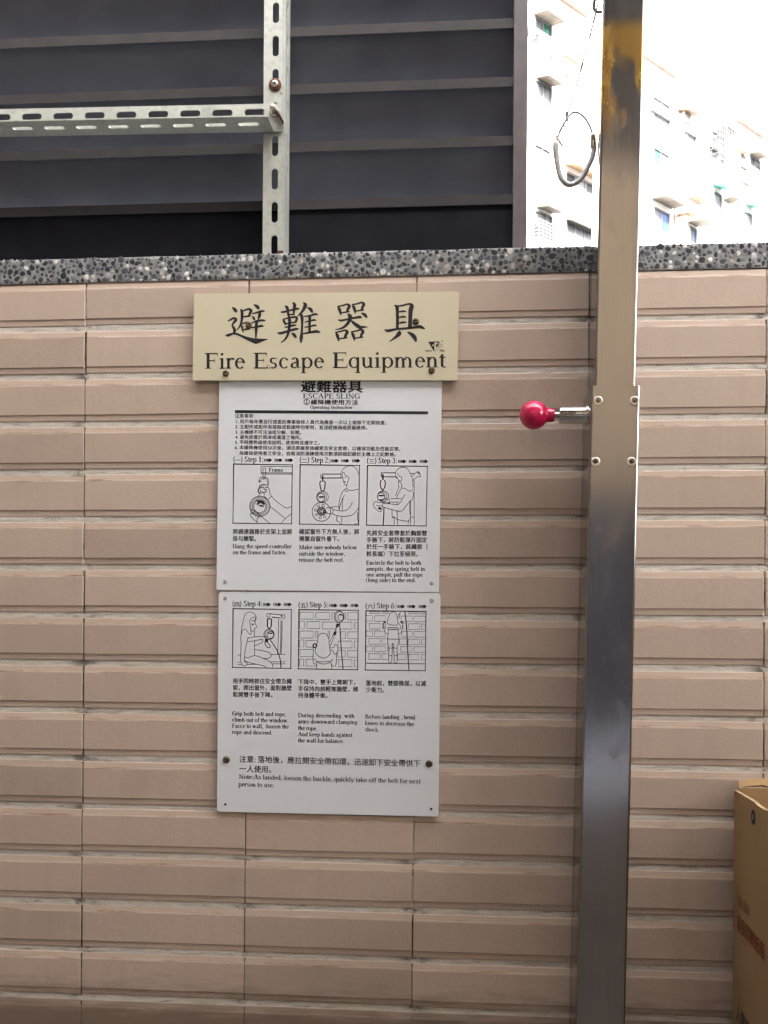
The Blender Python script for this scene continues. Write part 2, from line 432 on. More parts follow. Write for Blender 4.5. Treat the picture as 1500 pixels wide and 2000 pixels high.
def tile_mesh(name, width, gap_l, gap_r):
    # section (depth y towards the room is negative, z up from the lower face arris)
    prof = [(0.0062, -0.0090), (0.0019, -0.0088), (0.0015, -0.0080), (0.0013, -0.0006), (0.0011, 0.0000), (0.0004, 0.0001), (0.0, 0.0005),
            (0.0, 0.0405), (0.0003, 0.0420), (0.0007, 0.0432), (0.0019, 0.0495), (0.0024, 0.0505), (0.0062, 0.0508)]
    bm = bmesh.new()
    xs = [(gap_l, 0.0007), (gap_l + 0.0007, 0.0), (width - gap_r - 0.0007, 0.0), (width - gap_r, 0.0007)]
    rings = [[bm.verts.new((x, min(0.0064, y + d), z)) for y, z in prof] for x, d in xs]
    n = len(prof)
    for a, b in zip(rings, rings[1:]):
        for i in range(n - 1): bm.faces.new((a[i], a[i + 1], b[i + 1], b[i]))
    bm.faces.new(rings[0][::-1]); bm.faces.new(rings[-1])
    bmesh.ops.recalc_face_normals(bm, faces=bm.faces)
    me = bpy.data.meshes.new(name); bm.to_mesh(me); bm.free(); me.materials.append(M['tile'])
    return me
variants = [tile_mesh('tile', TW, 0.0010, 0.0014), tile_mesh('tile', TW, 0.0006, 0.0008), tile_mesh('tile', TW, 0.0003, 0.0006), tile_mesh('tile', TW, 0.0014, 0.0008)]
rnd = random.Random(11)
far_tiles = bmesh.new()
for i in range(-17, 14):
    for j in range(NROW):
        me = variants[rnd.choice((0, 1, 1, 2, 3) if i in (-1, 0) else (1, 2, 2, 3, 1))]
        loc = Vector((i * TW + rnd.uniform(-.0005, .0005), rnd.uniform(-.00045, .00035), Z0 - j * RH + rnd.uniform(-.0008, .0008)))
        rot = (rnd.uniform(-.006, .006), rnd.uniform(-.0012, .0012), rnd.uniform(-.0016, .0016))
        if -3 <= i <= 6:
            o = link('tile', me); o.location = loc; o.rotation_euler = rot; wl(o)
        else:
            n0 = len(far_tiles.verts); far_tiles.from_mesh(me); far_tiles.verts.ensure_lookup_table()
            bmesh.ops.translate(far_tiles, verts=far_tiles.verts[n0:], vec=loc)
o = obj('tile_field', far_tiles, M['tile']); o['kind'] = 'stuff'; wl(o)
for i in range(-3, 7):                       # dirt-filled upright joints
    bm = bmesh.new()
    for j in range(NROW):
        if rnd.random() < (0.9 if i in (0, 1) else 0.6): box(bm, i * TW - 0.0011, i * TW + 0.0011, 0.0013, 0.0060, Z0 - j * RH - 0.009, Z0 - j * RH + 0.0495)
    wl(obj('joint_filler', bm, M['joint']))
# a plain skirting below the last course
bm = bmesh.new(); box(bm, -4.2, 4.0, 0.001, 0.0060, 0.0, Z0 - 16 * RH - 0.014)
wl(obj('skirting', bm, M['grout']))

# coping of exposed pebbles
CZ0, CZ1 = 1.2012, 1.2372
bm = bmesh.new()
prof = [(0.004, CZ0 - 0.0004), (0.0006, CZ0), (0.0, CZ0 + 0.004), (0.0, CZ1 - 0.006), (0.0012, CZ1 - 0.0024), (0.0040, CZ1 - 0.0004), (0.009, CZ1), (0.205, CZ1), (0.205, CZ0 - 0.0004)]
xs = [-4.2 + 0.05 * q for q in range(int(8.2 / 0.05) + 1)]
rings = []
for x in xs:
    rings.append([bm.verts.new((x, y, z + (rnd.uniform(-.0006, .0006) if 3 <= q <= 6 else 0))) for q, (y, z) in enumerate(prof)])
for a, b in zip(rings, rings[1:]):
    for q in range(len(prof)): bm.faces.new((a[q], a[(q + 1) % len(prof)], b[(q + 1) % len(prof)], b[q]))
bm.faces.new(rings[0]); bm.faces.new(rings[-1][::-1])
coping = wl(obj('coping', bm, M['binder'], smooth=False))
def pebble_mesh(r, kind):
    bm = bmesh.new(); n = 8
    a0 = r.uniform(0, 6.28)
    rad = [r.uniform(0.68, 1.10) for _ in range(n)]
    if r.random() < 0.4: rad[r.randrange(n)] *= 0.7
    rings = []
    for s, h in ((1.0, 0.0), (0.95, 0.6), (0.80, 0.95)):
        rings.append([bm.verts.new((math.cos(a0 + 2 * math.pi * q / n) * rad[q] * s, -h, math.sin(a0 + 2 * math.pi * q / n) * rad[q] * s)) for q in range(n)])
    for a, b in zip(rings, rings[1:]):
        for q in range(n): bm.faces.new((a[q], a[(q + 1) % n], b[(q + 1) % n], b[q]))
    bm.faces.new(rings[-1])
    bmesh.ops.recalc_face_normals(bm, faces=bm.faces)
    me = bpy.data.meshes.new('pebble'); bm.to_mesh(me); bm.free()
    for pl in me.polygons: pl.use_smooth = True
    me.materials.append(M['peb_' + kind]); return me
kinds = ['black'] * 13 + ['slate'] * 8 + ['grey'] * 3 + ['white'] * 3 + ['tan'] * 1
pm = {kd: [pebble_mesh(rnd, kd) for _ in range(6)] for kd in set(kinds)}
placed, grid = [], {}
def fits(x, z, r):
    gx = int(x / 0.01)
    for g in (gx - 1, gx, gx + 1):
        for (a, b, c) in grid.get(g, ()):
            if (x - a) ** 2 + (z - b) ** 2 < (r + c) ** 2 * 0.80: return False
    return True
X0, X1 = -0.75, 1.60
for rad, tries in ((0.0043, 380), (0.0037, 1500), (0.0030, 5200), (0.0022, 10000), (0.0015, 14000)):
    for _ in range(tries):
        r = rad * rnd.uniform(0.88, 1.12); x = rnd.uniform(X0, X1); z = rnd.uniform(CZ0 + r * 0.7, CZ1 - r * 0.75 - 0.001)
        if fits(x, z, r):
            placed.append((x, z, r)); grid.setdefault(int(x / 0.01), []).append((x, z, r))
placed.sort(key=lambda q: -q[2] - (1 if -0.14 < q[0] < 0.95 else 0))
rest = {kd: bmesh.new() for kd in pm}
for q, (x, z, r) in enumerate(placed):
    kd = rnd.choice(kinds)
    if r < 0.0022: kd = rnd.choice(('white', 'grey', 'black', 'slate', 'grey', 'black'))
    me = rnd.choice(pm[kd])
    el = rnd.uniform(0.58, 0.95); sc = Vector((r * 1.22, min(0.00055, r * 0.16), r * 1.22 * el)); ang = rnd.uniform(0, 6.28)
    Mx = Matrix.Translation((x, 0.0003, z)) @ Matrix.Rotation(ang, 4, 'Y') @ Matrix.Diagonal((*sc, 1))
    if q < 300:
        o = link('pebble', me); o.parent = coping; o.matrix_world = Mx
        o.matrix_parent_inverse = Matrix.Identity(4); o.matrix_basis = Mx
    else:
        b = rest[kd]; n0 = len(b.verts); b.from_mesh(me); b.verts.ensure_lookup_table()
        bmesh.ops.transform(b, matrix=Mx, verts=b.verts[n0:])
alls = bmesh.new(); mats = []
for mi, kd in enumerate(sorted(rest)):
    mats.append(M['peb_' + kd]); n0 = len(alls.faces)
    t = bpy.data.meshes.new('t'); rest[kd].to_mesh(t); rest[kd].free(); alls.from_mesh(t); bpy.data.meshes.remove(t)
    alls.faces.ensure_lookup_table()
    for f in alls.faces[n0:]: f.material_index = mi; f.smooth = True
o = obj('pebble_bed', alls, mats, coping); o['kind'] = 'stuff'

# ------------------------------------------------------------------ louvre screen on the coping
LY = 0.095                                    # room-side edge of the blades
LX1 = 0.602
lou = empty('louvre_screen', (-0.6, 0.12, CZ1)); tag(lou, 'dark grey metal louvre screen standing on the pebble coping', 'louvre')
def under(o, e):
    o.parent = e; o.matrix_parent_inverse = e.matrix_basis.inverted() if e.type == 'EMPTY' else Matrix.Identity(4); return o
def rooted(e): bpy.context.view_layer.update(); return e
rooted(lou)
bm = bmesh.new(); box(bm, LX1, LX1 + 0.020, LY - 0.003, LY + 0.055, CZ1, 2.745); bevel(bm, 0.0012)
under(obj('end_frame', bm, M['louvre_frame']), lou)
bm = bmesh.new(); box(bm, -2.6, LX1 - 0.0005, LY - 0.001, LY + 0.045, CZ1, CZ1 + 0.008)
under(obj('base_channel', bm, M['louvre_frame']), lou)
bm = bmesh.new(); box(bm, -2.6, LX1 + 0.004, LY + 0.0022, LY + 0.0045, CZ1 + .0082, 1.3475 - .011)
under(obj('dark_panel', bm, M['louvre_dark']), lou)  # added near-black panel, makes the strip under the lowest lip dark
PITCH = 0.0860
zb = 1.3475
blade = None
for q in range(16):
    z = zb + q * PITCH                        # upper, room-side edge of this blade's lip
    if blade is None:
        bm = bmesh.new()
        t = 0.0016
        # lip hanging at the room side, blade falling outwards, small upstand outside
        sec = [(0.0, -0.0125), (0.0, 0.0), (0.006, 0.0), (0.052, -0.078), (0.052, -0.092), (0.052 + t, -0.092), (0.052 + t, -0.0775), (0.0072, t), (-t, t), (-t, -0.0125)]
        prism(bm, [(LY + y, zz) for y, zz in sec], -2.6, LX1 + 0.004)
        blade = obj('blade', bm, [M['louvre'], M['louvre_lip']])
        for pl in blade.data.polygons:        # bare brown edge of the lip
            if abs(pl.normal.y + 1) < 0.05: pl.material_index = 1
        ob = blade
    else:
        ob = link('blade', blade.data)
    ob.location = (0, rnd.uniform(-.0008, .0008), z); ob.rotation_euler = (rnd.uniform(-.01, .01), rnd.uniform(-.0006, .0006) + 0.002, 0)
    under(ob, lou)

# ------------------------------------------------------------------ slotted angles
def screw_head(bm, c, r, h, slot=True):
    Mx = Matrix.Translation(c) @ Matrix.Rotation(R(90), 4, 'X')
    lathe(bm, [(0, r), (h * 0.45, r * 0.98), (h * 0.8, r * 0.78), (h, r * 0.40), (h * 0.72, r * 0.30), (h * 0.35, r * 0.12)], Mx, 20)
AY = 0.050
up_ = empty('slotted_angle_upright', (0.26, AY, CZ1)); tag(up_, 'upright galvanised slotted angle post in front of the dark louvres', 'angle post'); rooted(up_)
ux0 = on_plane(514, 300, AY).x; ux1 = on_plane(552, 300, AY).x
slope = (on_plane(517, 20, AY).x - on_plane(514, 480, AY).x) / (on_plane(517, 20, AY).z - on_plane(514, 480, AY).z)
zt, zbot = 2.74, CZ1
def pl_front(u, v, d): return (u + slope * (v - 1.45), AY + d, v)
holes = []
zs0 = on_plane(538, 153, AY).z; pitch = on_plane(538, 153, AY).z - on_plane(537, 218, AY).z
hc = (ux0 + ux1) / 2 + 0.003
for q in range(-10, 26):
    zc = zs0 - 0.0012 + q * pitch
    if zbot + 0.02 < zc < zt - 0.02: holes.append(stadium(hc, zc, 0.0150, 0.0047))
bm = bmesh.new(); plate(bm, [(ux0, zbot), (ux1, zbot), (ux1, zt), (ux0, zt)], holes, 0.0022, pl_front)
under(obj('front_flange', bm, M['galv']), up_)
def pl_side(u, v, d): return (ux1 + slope * (v - 1.45) + 0.0003 - d, AY + 0.0001 + u, v)
bm = bmesh.new(); plate(bm, [(0.0, zbot), (0.040, zbot), (0.040, zt), (0.0, zt)],
    [stadium(0.021, zs0 + 0.012 + q * pitch, 0.0150, 0.0047) for q in range(-3, 26) if zbot + .02 < zs0 + 0.012 + q * pitch < zt - .02], 0.0022, pl_side)
# the leg sits just clear of the front flange's edge
bmesh.ops.translate(bm, verts=bm.verts, vec=(0.0024, 0.0, 0))
under(obj('side_flange', bm, M['galv']), up_)
bm = bmesh.new(); c = on_plane(537.5, 166, AY)
lathe(bm, [(0, .0092), (.0016, .0092), (.0028, .0085), (.0034, .0060)], Matrix.Translation((c.x, AY + .0002, c.z)) @ Matrix.Rotation(R(90), 4, 'X'), 24)
wsh = under(obj('washer', bm, M['rust'], smooth=True), up_)
bm = bmesh.new(); screw_head(bm, (c.x, AY - .0030, c.z), .0050, .0036)
under(obj('rusty_screw', bm, M['bolt_zinc']), up_)
bm = bmesh.new(); c = on_plane(548, 482, AY)
box(bm, c.x - .004, c.x + .004, AY - .004, AY - .0005, CZ1, CZ1 + .020); bevel(bm, .001)
under(obj('foot_clip', bm, M['rust']), up_)

hy = AY - 0.0030
bar = empty('slotted_angle_rail', (-0.2, hy, 1.43)); tag(bar, 'level galvanised slotted angle rail bolted to the upright angle post', 'angle rail'); rooted(bar)
hx1 = on_plane(551, 240, hy).x; hx0 = -2.2
zl = on_plane(300, 262, hy).z; zr = on_plane(520, 258, hy).z; xl, xr = on_plane(300, 262, hy).x, on_plane(520, 258, hy).x
hs = (zr - zl) / (xr - xl)
def hz(x): return zr + hs * (x - xr)
HH = 0.040; HP = on_plane(495, 246, hy - .02).x - on_plane(431, 248, hy - .02).x
h0 = on_plane(492, 243, hy - .02).x
def pl_v(u, v, d): return (u, hy + 0.0001 - d * 0.9, hz(u) + v)
bm = bmesh.new(); plate(bm, [(hx0, 0.0), (hx1, 0.0), (hx1, HH), (hx0, HH)], [stadium(h0 + q * HP, 0.028, 0.0150, 0.0050, False) for q in range(-48, 1)], 0.0020, pl_v)
under(obj('upright_flange', bm, M['galv']), bar)
def pl_h(u, v, d): return (u, hy - 0.0021 - v, hz(u) + d)
bm = bmesh.new(); plate(bm, [(hx0, 0.0), (hx1 - .012, 0.0), (hx1 - .012, 0.042), (hx0, 0.042)], [stadium(h0 - .004 + q * HP, 0.021, 0.0150, 0.0045, False) for q in range(-48, 1)], 0.0020, pl_h)
under(obj('level_flange', bm, M['galv']), bar)
bm = bmesh.new(); c = on_plane(536, 219, hy - .003)
lathe(bm, [(0, .0075), (.0045, .0075), (.0050, .0068)], Matrix.Translation((c.x, hy - .002, c.z)) @ Matrix.Rotation(R(90), 4, 'X'), 6)
b2 = under(obj('bolt', bm, M['bolt_zinc']), bar)
bm = bmesh.new(); lathe(bm, [(0, .0040), (.0120, .0040), (.0128, .0034)], Matrix.Translation((c.x, hy - .007, c.z)) @ Matrix.Rotation(R(90), 4, 'X'), 16)
t = obj('bolt_end', bm, M['bolt_zinc'], smooth=True); t.parent = b2
bm = bmesh.new(); c = on_plane(547, 228, hy - .004)
lathe(bm, [(0, .0095), (.0015, .0095), (.0015, .0050)], Matrix.Translation((c.x, hy - .006, c.z - .002)) @ Matrix.Rotation(R(60), 4, 'Y'), 20)
under(obj('bent_washer', bm, M['rust']), bar)

# ------------------------------------------------------------------ lettering tools
class Ink:
    """flat print gathered in photograph units and laid on a board's face"""
    def __init__(s): s.v, s.f = [], []
    def poly(s, pts):
        n = len(s.v); s.v += [tuple(p) for p in pts]; s.f.append(tuple(range(n, n + len(pts))))
    def strip(s, L, Rr):
        n = len(s.v); m = len(L); s.v += L + Rr
        for i in range(m - 1): s.f.append((n + i, n + i + 1, n + m + i + 1, n + m + i))
    def line(s, pts, wd, smooth=True, closed=False, mapf=None):
        """polyline with constant or per-point width (third coordinate)"""
        if len(pts[0]) == 2: pts = [(x, y, wd) for x, y in pts]
        if smooth: pts = spline(pts, 4, closed)
        if closed: pts = list(pts) + [pts[0]]
        L, Rr = [], []
        for i, (x, y, ww) in enumerate(pts):
            a = pts[max(0, i - 1)]; b = pts[min(len(pts) - 1, i + 1)]
            if closed and i in (0, len(pts) - 1): a, b = pts[-2], pts[1]
            dx, dy = b[0] - a[0], b[1] - a[1]; d = math.hypot(dx, dy) or 1
            L.append((x - dy / d * ww / 2, y + dx / d * ww / 2)); Rr.append((x + dy / d * ww / 2, y - dx / d * ww / 2))
        if mapf: L, Rr = [mapf(*q) for q in L], [mapf(*q) for q in Rr]
        s.strip(L, Rr)
    def build(s, name, mat, parent, Y):
        me = bpy.data.meshes.new(name)
        me.from_pydata([on_plane(x, y, Y) for x, y in s.v], [], s.f)
        me.materials.append(mat)
        o = link(name, me); under(o, parent); return o

# a small book-face alphabet: stems, hairlines, bowls and serifs on a 1000-unit em
WC, WL, TH = 116, 100, 46
def _r(x0, x1, y0, y1): return [(x0, y0), (x1, y0), (x1, y1), (x0, y1)]
def st(x, y0, y1, w=WL): return [_r(x - w / 2, x + w / 2, y0, y1)]
def sf(x, y, hw=92, t=TH * .8):
    return [_r(x - hw, x + hw, y - t / 2, y + t / 2)]
def hb(x0, x1, y, t=TH): return [_r(x0, x1, y - t / 2, y + t / 2)]
def dg(x0, y0, x1, y1, w): return [[(x0 - w / 2, y0), (x0 + w / 2, y0), (x1 + w / 2, y1), (x1 - w / 2, y1)]]
def arc(cx, cy, rx, ry, a0, a1, w=WL, t=TH, n=14):
    out = []
    for k in range(n):
        q = []
        for a, s in ((a0 + (a1 - a0) * k / n, 0), (a0 + (a1 - a0) * (k + 1) / n, 0), (a0 + (a1 - a0) * (k + 1) / n, 1), (a0 + (a1 - a0) * k / n, 1)):
            c, d = math.cos(R(a)), math.sin(R(a))
            q.append((cx + (rx - w * s) * c, cy + (ry - t * s) * d))
        out.append(q)
    return out
def dot(x, y, r): return [[(x + r * math.cos(R(36 * k)), y + r * math.sin(R(36 * k))) for k in range(10)]]
def tip(x, y0, y1, w=34): return [[(x - w, y0), (x, y0), (x + w * .3, y1), (x - w * .1, y1)]]
G = {}
def g(ch, adv, *parts): G[ch] = (adv, [q for p in parts for q in p])
T0, TC, XH = 16, 646, 450
g('F', 556, st(150, 0, 662, WC), sf(150, T0, 120), hb(30, 520, TC), tip(528, 662, 510), hb(150, 400, 340), tip(410, 430, 340, 26), tip(410, 250, 340, 26))
g('E', 611, st(150, 0, 662, WC), hb(30, 545, TC), tip(540, 662, 515), hb(150, 420, 345), tip(430, 430, 345, 26), tip(430, 260, 345, 26), hb(30, 560, T0), tip(585, 0, 165, 40))
g('L', 611, st(150, 0, 662, WC), sf(150, TC, 120), hb(30, 560, T0), tip(585, 0, 170, 40))
g('I', 333, st(166, 0, 662, WC), sf(166, TC, 125), sf(166, T0, 125))
g('P', 556, st(150, 0, 662, WC), sf(150, T0, 125), hb(30, 330, TC), hb(150, 330, 315), arc(320, 481, 212, 185, -90, 90, WC, TH))
g('B', 667, st(150, 0, 662, WC), hb(30, 340, TC), hb(150, 350, 345), hb(30, 360, T0), arc(335, 505, 205, 161, -90, 90, WC, TH), arc(350, 180, 245, 184, -90, 90, WC, TH))
g('C', 667, arc(360, 331, 325, 345, 48, 312, WC, TH), tip(615, 662, 480, 40), tip(640, 90, 130, 60))
g('G', 722, arc(365, 331, 330, 345, 48, 318, WC, TH), tip(625, 662, 480, 40), st(600, 40, 285, WC), sf(610, 285, 110))
g('O', 722, arc(361, 331, 328, 345, 0, 360, WC + 6, TH))
g('D', 722, st(150, 0, 662, WC), hb(30, 330, TC), hb(30, 330, T0), arc(310, 331, 370, 331, -90, 90, WC, TH))
g('S', 556, arc(275, 490, 190, 185, 40, 270, WC, TH), arc(280, 172, 205, 185, -140, 90, WC, TH), tip(455, 662, 480, 36), tip(80, 0, 190, 36))
g('A', 722, dg(60, 0, 350, 672, 40), dg(590, 0, 350, 672, WC + 8), hb(165, 480, 225), sf(75, T0, 95), sf(600, T0, 120))
g('N', 722, st(140, 0, 662, 44), st(585, 0, 662, 44), dg(120, 662, 585, 0, WC), sf(110, TC, 95), sf(140, T0, 100), sf(585, TC, 100))
g('H', 722, st(150, 0, 662, WC), st(570, 0, 662, WC), hb(150, 570, 340), sf(150, TC, 120), sf(150, T0, 120), sf(570, TC, 120), sf(570, T0, 120))
g('M', 889, st(140, 0, 662, 44), st(730, 0, 662, WC), dg(140, 662, 430, 0, WC), dg(720, 662, 430, 0, 40), sf(110, TC, 90), sf(140, T0, 100), sf(750, TC, 110), sf(730, T0, 120))
g('Q', 722, arc(361, 331, 328, 345, 0, 360, WC + 6, TH), dg(340, 20, 560, -150, 110))
g('K', 722, st(150, 0, 662, WC), sf(150, TC, 120), sf(150, T0, 120), dg(240, 320, 590, 662, 44), dg(290, 360, 610, 0, WC), sf(590, TC, 100), sf(610, T0, 110))
g('a', 444, arc(215, 325, 150, 140, 0, 160, WL, TH), st(320, 60, 330, WL), arc(195, 118, 160, 130, 60, 300, WL, TH), dg(350, 240, 200, 240, 10), [[(120, 215), (320, 270), (320, 305), (150, 240)]], [[(290, 70), (330, 0), (420, 15), (440, 55), (365, 45)]], [[(195, -12), (300, 40), (300, 80), (195, 28)]])
g('b', 500, st(110, 20, 683, WL), [[(10, 660), (110, 683), (110, 640), (10, 640)]], arc(255, 225, 215, 240, -150, 150, WL, TH))
g('c', 444, arc(235, 222, 205, 240, 55, 318, WL, TH), dot(350, 365, 44))
g('d', 500, st(380, 0, 683, WL), [[(280, 660), (380, 683), (380, 640), (280, 640)]], arc(235, 225, 205, 238, 40, 320, WL, TH), hb(380, 490, T0))
g('e', 444, arc(228, 222, 200, 240, 0, 318, WL, TH), hb(80, 424, 270, 36))
g('f', 333, st(145, 0, 560, WL), arc(280, 545, 178, 140, 60, 180, WL, TH), dot(345, 630, 42), hb(25, 290, 435), sf(145, T0, 105))
g('g', 500, arc(225, 300, 160, 160, 0, 360, 76, TH), hb(320, 475, 425), arc(240, -75, 205, 140, 0, 360, 60, 50), [[(140, 170), (190, 150), (150, 70), (95, 80)]], hb(110, 400, 50, 70))
g('h', 500, st(110, 0, 683, WL), [[(10, 660), (110, 683), (110, 640), (10, 640)]], arc(255, 290, 160, 170, 0, 165, WL, TH), st(371, 0, 300, WL), sf(110, T0, 95), sf(371, T0, 95))
g('i', 278, st(140, 0, 445, WL), [[(25, 420), (140, 460), (140, 400), (25, 395)]], sf(140, T0, 105), dot(138, 610, 58))
g('j', 278, st(150, -120, 445, WL), [[(35, 420), (150, 460), (150, 400), (35, 395)]], arc(50, -110, 144, 110, -90, 0, WL, TH), dot(145, 610, 58))
g('k', 500, st(110, 0, 683, WL), [[(10, 660), (110, 683), (110, 640), (10, 640)]], dg(150, 190, 390, 440, 42), dg(230, 270, 430, 0, WL), sf(110, T0, 95), sf(390, 436, 90), sf(430, T0, 75))
g('l', 278, st(140, 0, 683, WL), [[(30, 660), (140, 683), (140, 640), (30, 640)]], sf(140, T0, 105))
g('m', 778, st(110, 0, 445, WL), [[(10, 420), (110, 460), (110, 400), (10, 395)]], arc(245, 290, 155, 170, 0, 165, WL, TH), st(357, 0, 300, WL), arc(505, 290, 160, 170, 0, 165, WL, TH), st(621, 0, 300, WL), sf(110, T0, 92), sf(357, T0, 92), sf(621, T0, 92))
g('n', 500, st(110, 0, 445, WL), [[(10, 420), (110, 460), (110, 400), (10, 395)]], arc(255, 290, 160, 170, 0, 165, WL, TH), st(371, 0, 300, WL), sf(110, T0, 95), sf(371, T0, 95))
g('o', 500, arc(250, 225, 222, 240, 0, 360, WL, TH))
g('p', 500, st(110, -205, 445, WL), [[(10, 420), (110, 460), (110, 400), (10, 395)]], arc(260, 225, 215, 240, -145, 145, WL, TH), sf(110, -205, 100))
g('q', 500, st(385, -205, 455, WL), arc(240, 225, 215, 240, 35, 325, WL, TH), sf(385, -205, 100))
g('r', 333, st(110, 0, 445, WL), [[(10, 420), (110, 460), (110, 400), (10, 395)]], arc(250, 310, 140, 150, 60, 165, 80, 60), dot(300, 408, 48), sf(110, T0, 105))
g('s', 389, arc(190, 330, 135, 132, 40, 270, 84, TH), arc(195, 120, 145, 132, -140, 90, 84, TH), tip(320, 455, 330, 28), tip(60, 0, 130, 28))
g('t', 278, st(130, 60, 560, WL), hb(20, 265, 432), arc(215, 80, 129, 92, 180, 310, WL, TH), [[(30, 440), (90, 440), (174, 580), (150, 580)]])
g('u', 500, st(110, 120, 445, WL), [[(10, 448), (150, 448), (150, 415), (10, 415)]], arc(225, 145, 159, 158, 180, 330, WL, TH + 8), st(375, 0, 445, WL), hb(285, 375, 432), hb(375, 480, T0))
g('v', 500, dg(95, 440, 255, 0, WL), dg(400, 440, 255, 0, 38), sf(95, 436, 90), sf(405, 436, 75))
g('w', 722, dg(95, 440, 235, 0, WL), dg(360, 440, 235, 0, 38), dg(360, 440, 500, 0, WL), dg(630, 440, 500, 0, 38), sf(95, 436, 90), sf(360, 436, 90), sf(630, 436, 75))
g('x', 500, dg(110, 440, 390, 0, WL), dg(380, 440, 110, 0, 38), sf(105, 436, 90), sf(390, 436, 80), sf(100, T0, 80), sf(390, T0, 90))
g('y', 500, dg(95, 440, 265, 10, WL), dg(400, 440, 180, -190, 38), sf(95, 436, 90), sf(405, 436, 75), dot(130, -180, 46))
g('z', 444, hb(50, 400, 430), dg(360, 440, 80, 0, 80), hb(40, 410, 18))
g('1', 500, st(255, 0, 670, WC), [[(110, 585), (255, 676), (255, 620), (110, 560)]], sf(255, T0, 120))
g('2', 500, arc(240, 490, 185, 186, 0, 165, 90, TH), [[(335, 500), (425, 490), (330, 300), (95, 60), (30, 0), (120, 70), (270, 300)]], hb(30, 450, 34, 68))
g('3', 500, arc(230, 505, 170, 170, -80, 150, 88, TH), arc(220, 180, 205, 194, -140, 85, 92, TH))
g('4', 500, st(345, 0, 676, 92), [[(345, 676), (345, 600), (60, 215), (12, 215)]], hb(12, 472, 190, 62))
g('5', 500, hb(170, 430, 640, 62), [[(170, 660), (205, 660), (150, 400), (100, 390)]], arc(200, 205, 225, 218, -140, 110, 92, 62))
g('6', 500, arc(250, 205, 220, 218, 0, 360, 90, TH), [[(30, 210), (120, 210), (210, 480), (440, 670), (430, 690), (180, 560)]])
g('9', 500, arc(250, 465, 220, 214, 0, 360, 90, TH), [[(470, 460), (380, 460), (290, 190), (60, 0), (70, -20), (320, 110)]])
g('0', 500, arc(250, 331, 225, 345, 0, 360, 96, TH))
g('.', 250, dot(125, 45, 56)); g(',', 250, dot(125, 45, 56), [[(95, 20), (180, 45), (150, -60), (85, -130), (75, -110), (120, -50)]])
g(':', 278, dot(140, 45, 56), dot(140, 400, 56)); g('-', 333, hb(40, 290, 220, 64))
g('(', 333, arc(360, 250, 315, 450, 125, 235, 70, 6)); g(')', 333, arc(-30, 250, 315, 450, -55, 55, 70, 6)); g(' ', 250)

def latin(ink, text, x0, x1, yb0, yb1, cap, weight=0):
    """set text between x0 and x1 on a base line falling from yb0 to yb1, capitals cap units tall"""
    tot = sum(G[c][0] for c in text)
    sx = (x1 - x0) / tot; sy = cap / 662.0; sl = (yb1 - yb0) / (x1 - x0); x = 0.0
    for c in text:
        adv, polys = G[c]
        for e in ((0,) if cap > 12 else (-.16, .16)):          # small type prints a little fatter
            for pl in polys:
                ink.poly([(x0 + (x + u) * sx + e, yb0 + sl * (x + u) * sx - v * sy) for u, v in pl])
        x += adv

_cache = {}
def han_mesh(ch, bold):
    if (ch, bold) not in _cache:
        cu = bpy.data.curves.new('t', 'FONT'); cu.body = ch; cu.resolution_u = 3; cu.fill_mode = 'FRONT'
        ob = bpy.data.objects.new('t', cu); COL.objects.link(ob)
        bpy.context.view_layer.update()
        dgx = bpy.context.evaluated_depsgraph_get()
        me = bpy.data.meshes.new_from_object(ob.evaluated_get(dgx))
        _cache[(ch, bold)] = ([(v.co.x, v.co.y) for v in me.vertices], [tuple(q.vertices) for q in me.polygons])
        bpy.data.objects.remove(ob); bpy.data.curves.remove(cu); bpy.data.meshes.remove(me)
    return _cache[(ch, bold)]

def han(ink, text, x0, x1, yc0, yc1, h, bold=0.0):
    """Chinese text set in equal cells, centred on a line from yc0 to yc1"""
    wts = [0.5 if ord(c) < 128 else 1.0 for c in text]
    tot = sum(wts); cell = (x1 - x0) / tot; sl = (yc1 - yc0) / (x1 - x0); x = 0.0
    for c, wt in zip(text, wts):
        if c != ' ':
            vs, fs = han_mesh(c, 0.0)
            ox = 0.0 if wt == 1.0 else 0.02
            for e, f_ in ((0, 0),) if not bold else ((-bold, 0), (bold, 0), (0, bold * .7), (0, -bold * .7)):     # heavier strokes by overprinting
                n = len(ink.v)
                for a, b in vs:
                    px = x0 + (x + a + ox + e) * cell
                    ink.v.append((px, yc0 + sl * (px - x0) - (b + f_ - 0.38) * h))
                ink.f += [tuple(n + i for i in q) for q in fs]
        x += wt

# ------------------------------------------------------------------ boards
def board(name, quad, Yf, thick, rad, mat, parent, holes=()):
    """a sheet whose corners were surveyed at four pixels (tl, tr, br, bl)"""
    P = [on_plane(x, y, Yf) for x, y in quad]
    tl, tr, br, bl = P
    W_, H_ = ((tr - tl).length + (br - bl).length) / 2, ((tl - bl).length + (tr - br).length) / 2
    cx = (tl + tr + br + bl) / 4
    ux = ((tr - tl) + (br - bl)).normalized(); uz = Vector((-ux.z, 0, ux.x))
    def place(u, v, d): return cx + ux * u + uz * v + Vector((0, d, 0))
    bm = bmesh.new(); plate(bm, round_rect(-W_ / 2, W_ / 2, -H_ / 2, H_ / 2, rad), [], thick, place)
    o = obj(name, bm, mat); under(o, parent); return o

